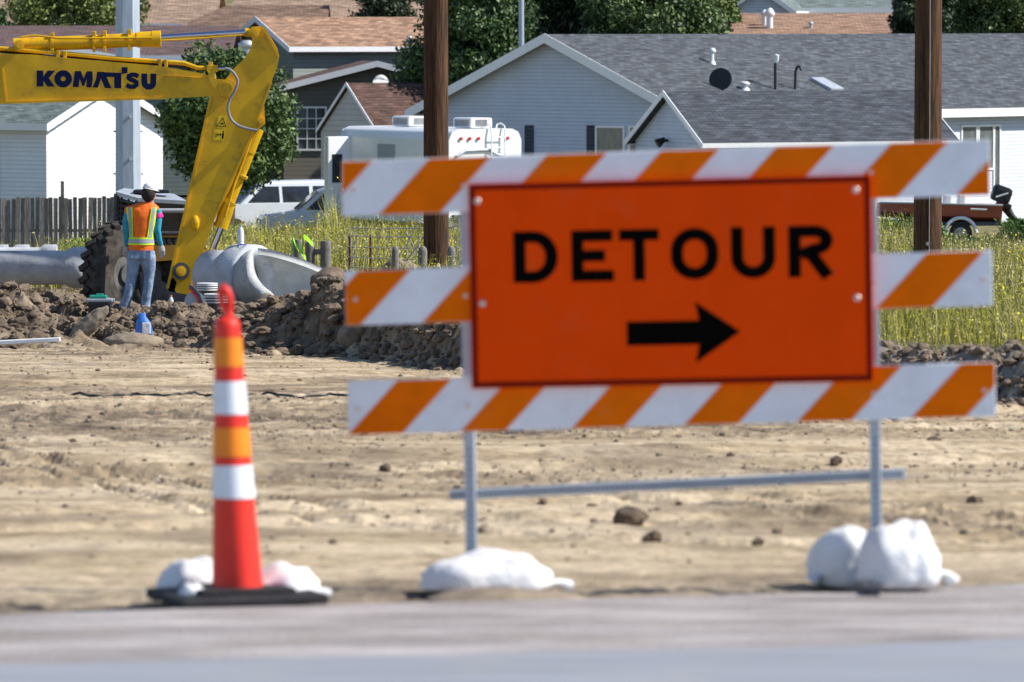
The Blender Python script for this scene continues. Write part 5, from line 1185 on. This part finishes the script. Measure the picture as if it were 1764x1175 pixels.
for px, yt, lab, lean, side in ((504, 403, 'lime flag tape on the left wire stake', 6, 1), (522, 402, 'lime flag tape on the right wire stake', 4, 1)):
    t = thing('marking_flag', P(px, 440, 89), lab, 'marking flag', 'lime marking flags'); b = MB(); top = P(px+1, yt, 89)-t.location; b.tube([(0, 0, -.2), top], .006, 6); b.build('stake', 'wire', t)
    b = MB(); z0 = top.z-.01
    path = [(0, z0), (.04, z0-.12), (.10, z0-.2), (.16, z0-.29), (.2, z0-.33)] if px < 510 else [(0, z0), (.06, z0-.03), (.11, z0-.09), (.15, z0-.12)]
    vs = []
    for i, (x, z) in enumerate(path): vs += [Vector((x, .01*i, z)), Vector((x+.015, .01*i-.02, z-.085))]
    b.add(vs, [(2*i, 2*i+1, 2*i+3, 2*i+2) for i in range(len(path)-1)]); b.add([Vector((0, 0, z0)), Vector((.02, 0, z0-.05)), Vector((-.01, .0, z0-.32)), Vector((-.035, 0, z0-.3))], [(0, 1, 2, 3)]); b.build('ribbon', 'tape', t)
wf = thing('wire_fence', P(600, 470, 88.5), 'sagging square mesh wire fence left of the wooden pole', 'wire fence')
def F_(px, py, dy=0): return P(px, py, 88.5+dy)-wf.location
wm = MB(); r_ = .007
for y in (392, 406, 425, 443, 460): wm.tube([F_(600, y), F_(650, y+2), F_(700, y+1+(y-390)*.05), F_(790, y+2)], r_, 5)
for px in (600, 608, 615, 631, 651, 669, 686, 704, 722, 740, 758, 774, 788): wm.tube([F_(px, 391), F_(px-1, 462)], r_*.85, 5)
for a, b_ in (((676, 460), (720, 384)), ((690, 462), (742, 392)), ((716, 455), (700, 400)), ((722, 380), (775, 430)), ((735, 384), (788, 396)), ((742, 400), (752, 462)), ((770, 395), (735, 462)), ((760, 384), (778, 462)), ((745, 388), (768, 420)), ((728, 410), (790, 388)), ((735, 395), (745, 470))):
    wm.tube([F_(*a, -.1), F_((a[0]+b_[0])/2+4, (a[1]+b_[1])/2-4, -.12), F_(*b_, -.1)], r_*1.2, 5)
wm.build('mesh', 'wire', wf)
for px in (602, 638): b = MB(); b.tube([F_(px, 404, .02), F_(px, 475, .02)], .018, 6); b.build('steel_stake', 'redhull', wf)

# ------------------------------------------------------------------ weeds
def weeds(name, n, region, hfun, wfun, cols, label, seed, lean=.35, m='grass', frag=2):
    rs = np.random.default_rng(seed); x, y = region(rs, n); n = len(x); z = ground_z(x, y)-.03
    h = hfun(rs, n, x, y); wd = wfun(rs, n, y); a = rs.random(n)*2*PI; l = rs.normal(size=n)*lean*h; la = rs.random(n)*2*PI
    dx = np.cos(a)*wd; dy = np.sin(a)*wd; lx = np.cos(la)*l; ly = np.sin(la)*l
    base = np.stack([x, y, z], 1); d = np.stack([dx, dy, 0*dx], 1)
    mid = base+np.stack([lx*.35, ly*.35, h*.55], 1); top = base+np.stack([lx, ly, h], 1)
    V = np.stack([base-d, base+d, mid+d*.8, mid-d*.8, top+d*.15, top-d*.15], 1).reshape(-1, 3)
    k = np.arange(n)[:, None]*6; Fq = np.concatenate([k+np.array([[0, 1, 2, 3]]), k+np.array([[3, 2, 4, 5]])], 0)
    c = cols(rs, n, x, y); C = np.repeat(c, 6, 0)
    if frag:      # small leaves and seed heads along the stems
        j = np.repeat(np.arange(n), frag); t = rs.random(len(j))**.6; jw = (h[j]*.10)[:, None]
        p = base[j]+np.stack([lx[j]*t*t, ly[j]*t*t, h[j]*(.15+.85*t)], 1)+rs.normal(size=(len(j), 3))*jw*np.array([1, 1, .3])
        u = rs.normal(size=(len(j), 3)); u /= np.linalg.norm(u, axis=1)[:, None]; w2 = np.cross(u, rs.normal(size=(len(j), 3))); w2 /= np.linalg.norm(w2, axis=1)[:, None]
        sz = (wd[j]*(1.2+2.2*rs.random(len(j))))[:, None]; V2 = np.stack([p-u*sz*1.5, p-w2*sz*.6, p+u*sz*1.5, p+w2*sz*.6], 1).reshape(-1, 3)
        Fq = np.concatenate([Fq, len(V)+np.arange(len(V2)).reshape(-1, 4)]); V = np.concatenate([V, V2]); C = np.concatenate([C, np.repeat(c[j]*(.8+.5*rs.random((len(j), 1))), 4, 0)])
    o = np_mesh(name, V, Fq, m, C); tag(o, label, 'weeds', kind='stuff'); return np.stack([x, y, z+h], 1)
def field_region(rs, n):
    u = rs.random(n); y = np.exp(np.log(46)+u*(np.log(172)-np.log(46))); x = rs.uniform(-.105, .105, n)*y
    d = y-berm_y(x); ok = (d > 2.6+rs.normal(size=n)*.35) & ~((x < -1.2) & (y < 85.5+rs.normal(size=n)*.7)) & ~((x < -4.6) & (y < 90)) & (vn(x*.9, y*.6, 50)+rs.random(n)*.5 > .42); return x[ok], y[ok]
def hf(rs, n, x, y):
    return (.10+.46*rs.random(n)**1.8)*(.45+1.0*vn(x*.9, y*.3, 60)**1.2)*np.interp(y, [46, 60, 90, 120, 172], [.62, .75, .95, 1.35, 1.5])*(1-.62*sst(x/y*F+W/2, 1560, 1640)*sst(y, 105, 125))*(1+1.0*np.exp(-((x/y*F+W/2-577)/16)**2)*sst(y, 118, 135))
def cf(rs, n, x, y):
    A = np.array([.42, .39, .06]); B_ = np.array([.54, .46, .22]); C_ = np.array([.19, .23, .05]); t = vn(x*.5, y*.16, 70); u = rs.random(n); t = t-.55*sst(y, 62, 100)*sst(x, -1, 3); u = u-.3*sst(y, 62, 100)*sst(x, -1, 3)*0
    c = np.where((u < .25+.5*t)[:, None], A, np.where((u < .72+.1*t)[:, None], B_, C_)); return c*(.7+.6*rs.random((n, 1)))
tips = weeds('tall_grass', 300000, field_region, hf, lambda rs, n, y: (.0025+.003*rs.random(n))*np.interp(y, [46, 90, 170], [.9, 1.5, 2.6]), cf, 'yellow green weeds and dry grass covering the field', 5)
# flower heads
rs = np.random.default_rng(9); sel = rs.choice(len(tips), 11000, replace=False); tp = tips[sel]; keep = vn(tp[:, 0]*.7, tp[:, 1]*.3, 80) > .42; tp = tp[keep]; n = len(tp)
sz = .010*np.interp(tp[:, 1], [46, 90, 170], [1, 1.4, 2])*(.7+.8*rs.random(n)); a = rs.normal(size=(n, 3)); a /= np.linalg.norm(a, axis=1)[:, None]; b2 = np.cross(a, rs.normal(size=(n, 3))); b2 /= np.linalg.norm(b2, axis=1)[:, None]
V = np.stack([tp-a*sz[:, None], tp-b2*sz[:, None], tp+a*sz[:, None], tp+b2*sz[:, None]], 1).reshape(-1, 3); Fq = np.arange(4*n).reshape(-1, 4)
M['petal'] = mat('yellow_petals', (.85, .68, .03), .6, var=.1); o = np_mesh('yellow_flowers', V, Fq, 'petal'); tag(o, 'tiny yellow blossoms among the field weeds', 'flowers', kind='stuff')
# green bushy weeds in front of the boat
def gr_region(rs, n):
    y = rs.uniform(138, 146, n); px = rs.uniform(1440, 1800, n); x = (px-W/2)/F*y; ok = (vn(x*1.4, y*.3, 90)+.25*rs.random(n) > .45); return x[ok], y[ok]
weeds('green_weeds', 42000, gr_region, lambda rs, n, x, y: (.12+(.75*vn(x*1.4, y*.3, 90))*(.4+.6*rs.random(n)))*(1-.6*sst(x/y*F+W/2, 1590, 1640)*(1-sst(x/y*F+W/2, 1725, 1745))), lambda rs, n, y: .012+.014*rs.random(n), lambda rs, n, x, y: np.array([.085, .15, .035])*(.6+.9*rs.random((n, 1))), 'bushy green weeds in front of the red boat', 6)
def gl_region(rs, n):
    px = rs.uniform(130, 205, n); y = rs.uniform(92, 100, n); x = (px-W/2)/F*y; return x, y
weeds('fence_weeds', 9000, gl_region, lambda rs, n, x, y: .15+.5*rs.random(n)**1.4, lambda rs, n, y: .005+.007*rs.random(n), lambda rs, n, x, y: np.array([.22, .27, .06])*(.6+.8*rs.random((n, 1))), 'green weeds between the wooden fence and the loader', 16)
def fb_region(rs, n):
    px = rs.uniform(-60, 420, n); y = rs.uniform(120, 174, n); x = (px-W/2)/F*y; return x, y
weeds('meadow_grass', 26000, fb_region, lambda rs, n, x, y: .2+.4*rs.random(n)**1.4, lambda rs, n, y: .008+.01*rs.random(n), lambda rs, n, x, y: np.array([.28, .28, .09])*(.6+.8*rs.random((n, 1))), 'dry grass at the foot of the wooden fence', 17)

# ------------------------------------------------------------------ trees
def tree(px, Y, ytop, wpx, hm, label, col, seed, nl=26000, leaf=.10, clumps=60, name='tree', ground=None, conic=0, light=None, low=.18):
    top = P(px, ytop, Y).z; base = pt(px, Y); s = S(Y); rx = wpx/2/s; ht = top-base.z if hm is None else hm; base = Vector((base.x, Y, top-ht))
    t = thing(name, base, label, 'tree', 'trees among the houses'); rs = np.random.default_rng(seed)
    c = []; 
    while len(c) < clumps:
        p = rs.uniform(-1, 1, 3)
        if (p**2).sum() > 1 or (p**2).sum() < .12: continue
        zz = (p[2]+1)/2
        taper = 1-conic*zz; c.append([p[0]*rx*taper*.86, p[1]*rx*taper*.86, ht*(low+(1-low)*(.08+.86*zz))])
    c = np.array(c); cr = (rs.uniform(.16, .34, clumps)*rx)+.12
    w_ = cr**2; k = rs.choice(clumps, nl, p=w_/w_.sum()); d = rs.normal(size=(nl, 3)); d /= np.linalg.norm(d, axis=1)[:, None]; rad = rs.random(nl)**.42
    pos = c[k]+d*(rad*cr[k])[:, None]*np.array([1, 1, .8])+rs.normal(size=(nl, 3))*.05
    a = d*.6+rs.normal(size=(nl, 3))*.7; a /= np.linalg.norm(a, axis=1)[:, None]; u = np.cross(a, rs.normal(size=(nl, 3))); u /= np.linalg.norm(u, axis=1)[:, None]; v = np.cross(a, u)
    sz = leaf*(.55+.8*rs.random(nl))[:, None]; V = np.stack([pos-u*sz, pos-v*sz*.5, pos+u*sz, pos+v*sz*.5], 1).reshape(-1, 3)
    cc = np.array(col)*(.65+.7*rs.random((nl, 1)))*(.75+.5*rs.random(clumps)[k])[:, None]
    if light is not None: q_ = rs.random(nl) < .22; cc[q_] = np.array(light)*(.7+.6*rs.random((q_.sum(), 1)))  # random share of leaves coloured paler to stand for sunlit highlights
    np_mesh('crown', V, np.arange(4*nl).reshape(-1, 4), 'leaf', np.repeat(cc, 4, 0), parent=t)
    b = MB(); r0 = .05*rx+.09; b.tube([(0, 0, -1.5), (.03, 0, ht*.25), (-.04, 0, ht*.55), (0, 0, ht*.85)], [r0*1.25, r0, r0*.7, r0*.2], 10)
    for i in range(0, clumps, max(1, clumps//14)):
        z0 = c[i][2]*.6; m_ = (c[i]+np.array([0, 0, z0]))/2; b.tube([(0, 0, z0), tuple(m_), tuple(c[i])], [r0*.4, r0*.26, r0*.08], 6)
    b.build('trunk', 'bark', t); return t
DG = (.06, .11, .03); MG = (.10, .155, .035); LG = (.17, .22, .05)
tree(392, 170, 78, 232, None, 'round dark tree behind the excavator arm', (.085, .145, .04), 1, 40000, .085, 100, low=.24, light=(.16, .24, .06))
tree(150, 226, -60, 260, 5.6, 'pale yellow green tree left of the steel pole', LG, 2, 36000, .10, 80, light=(.25, .29, .08))
tree(2, 222, 14, 40, 3.2, 'small dark evergreen at the top left corner', DG, 3, 9000, .08, 30, conic=.6)
tree(812, 209, -110, 250, None, 'dark dense tree between the wooden pole and grey gable', DG, 4, 52000, .10, 120, light=(.09, .16, .035), low=.02)
tree(1010, 216, -90, 260, 7.5, 'black green tree behind the grey ridge', (.028, .05, .016), 5, 42000, .10, 90, low=.02)
tree(1120, 213, -90, 270, 7.0, 'tree with pale highlight leaves overhanging the grey roof', (.07, .115, .03), 6, 42000, .11, 90, light=(.22, .30, .10), low=.02)
tree(915, 232, -120, 260, 9.0, 'tall dark tree behind the slim grey pole', (.03, .055, .018), 7, 36000, .12, 80, low=.02)
tree(650, 236, -70, 130, 4.4, 'dark tree on the skyline left of the wooden pole', (.05, .07, .03), 8, 16000, .10, 45, low=.05)
tree(1585, 221, -70, 110, 5.2, 'dark tree directly behind the right wooden pole', (.035, .06, .02), 9, 22000, .10, 50, low=.02)
tree(1700, 242, -80, 220, 6.2, 'broad dark green tree at the top right corner', (.045, .08, .024), 10, 42000, .10, 90, light=(.11, .18, .04), low=.02)
tree(1215, 226, -50, 130, 4.2, 'leafy green tree above the orange tan roof edge', (.10, .15, .03), 12, 18000, .10, 45, light=(.2, .27, .08), low=.02)
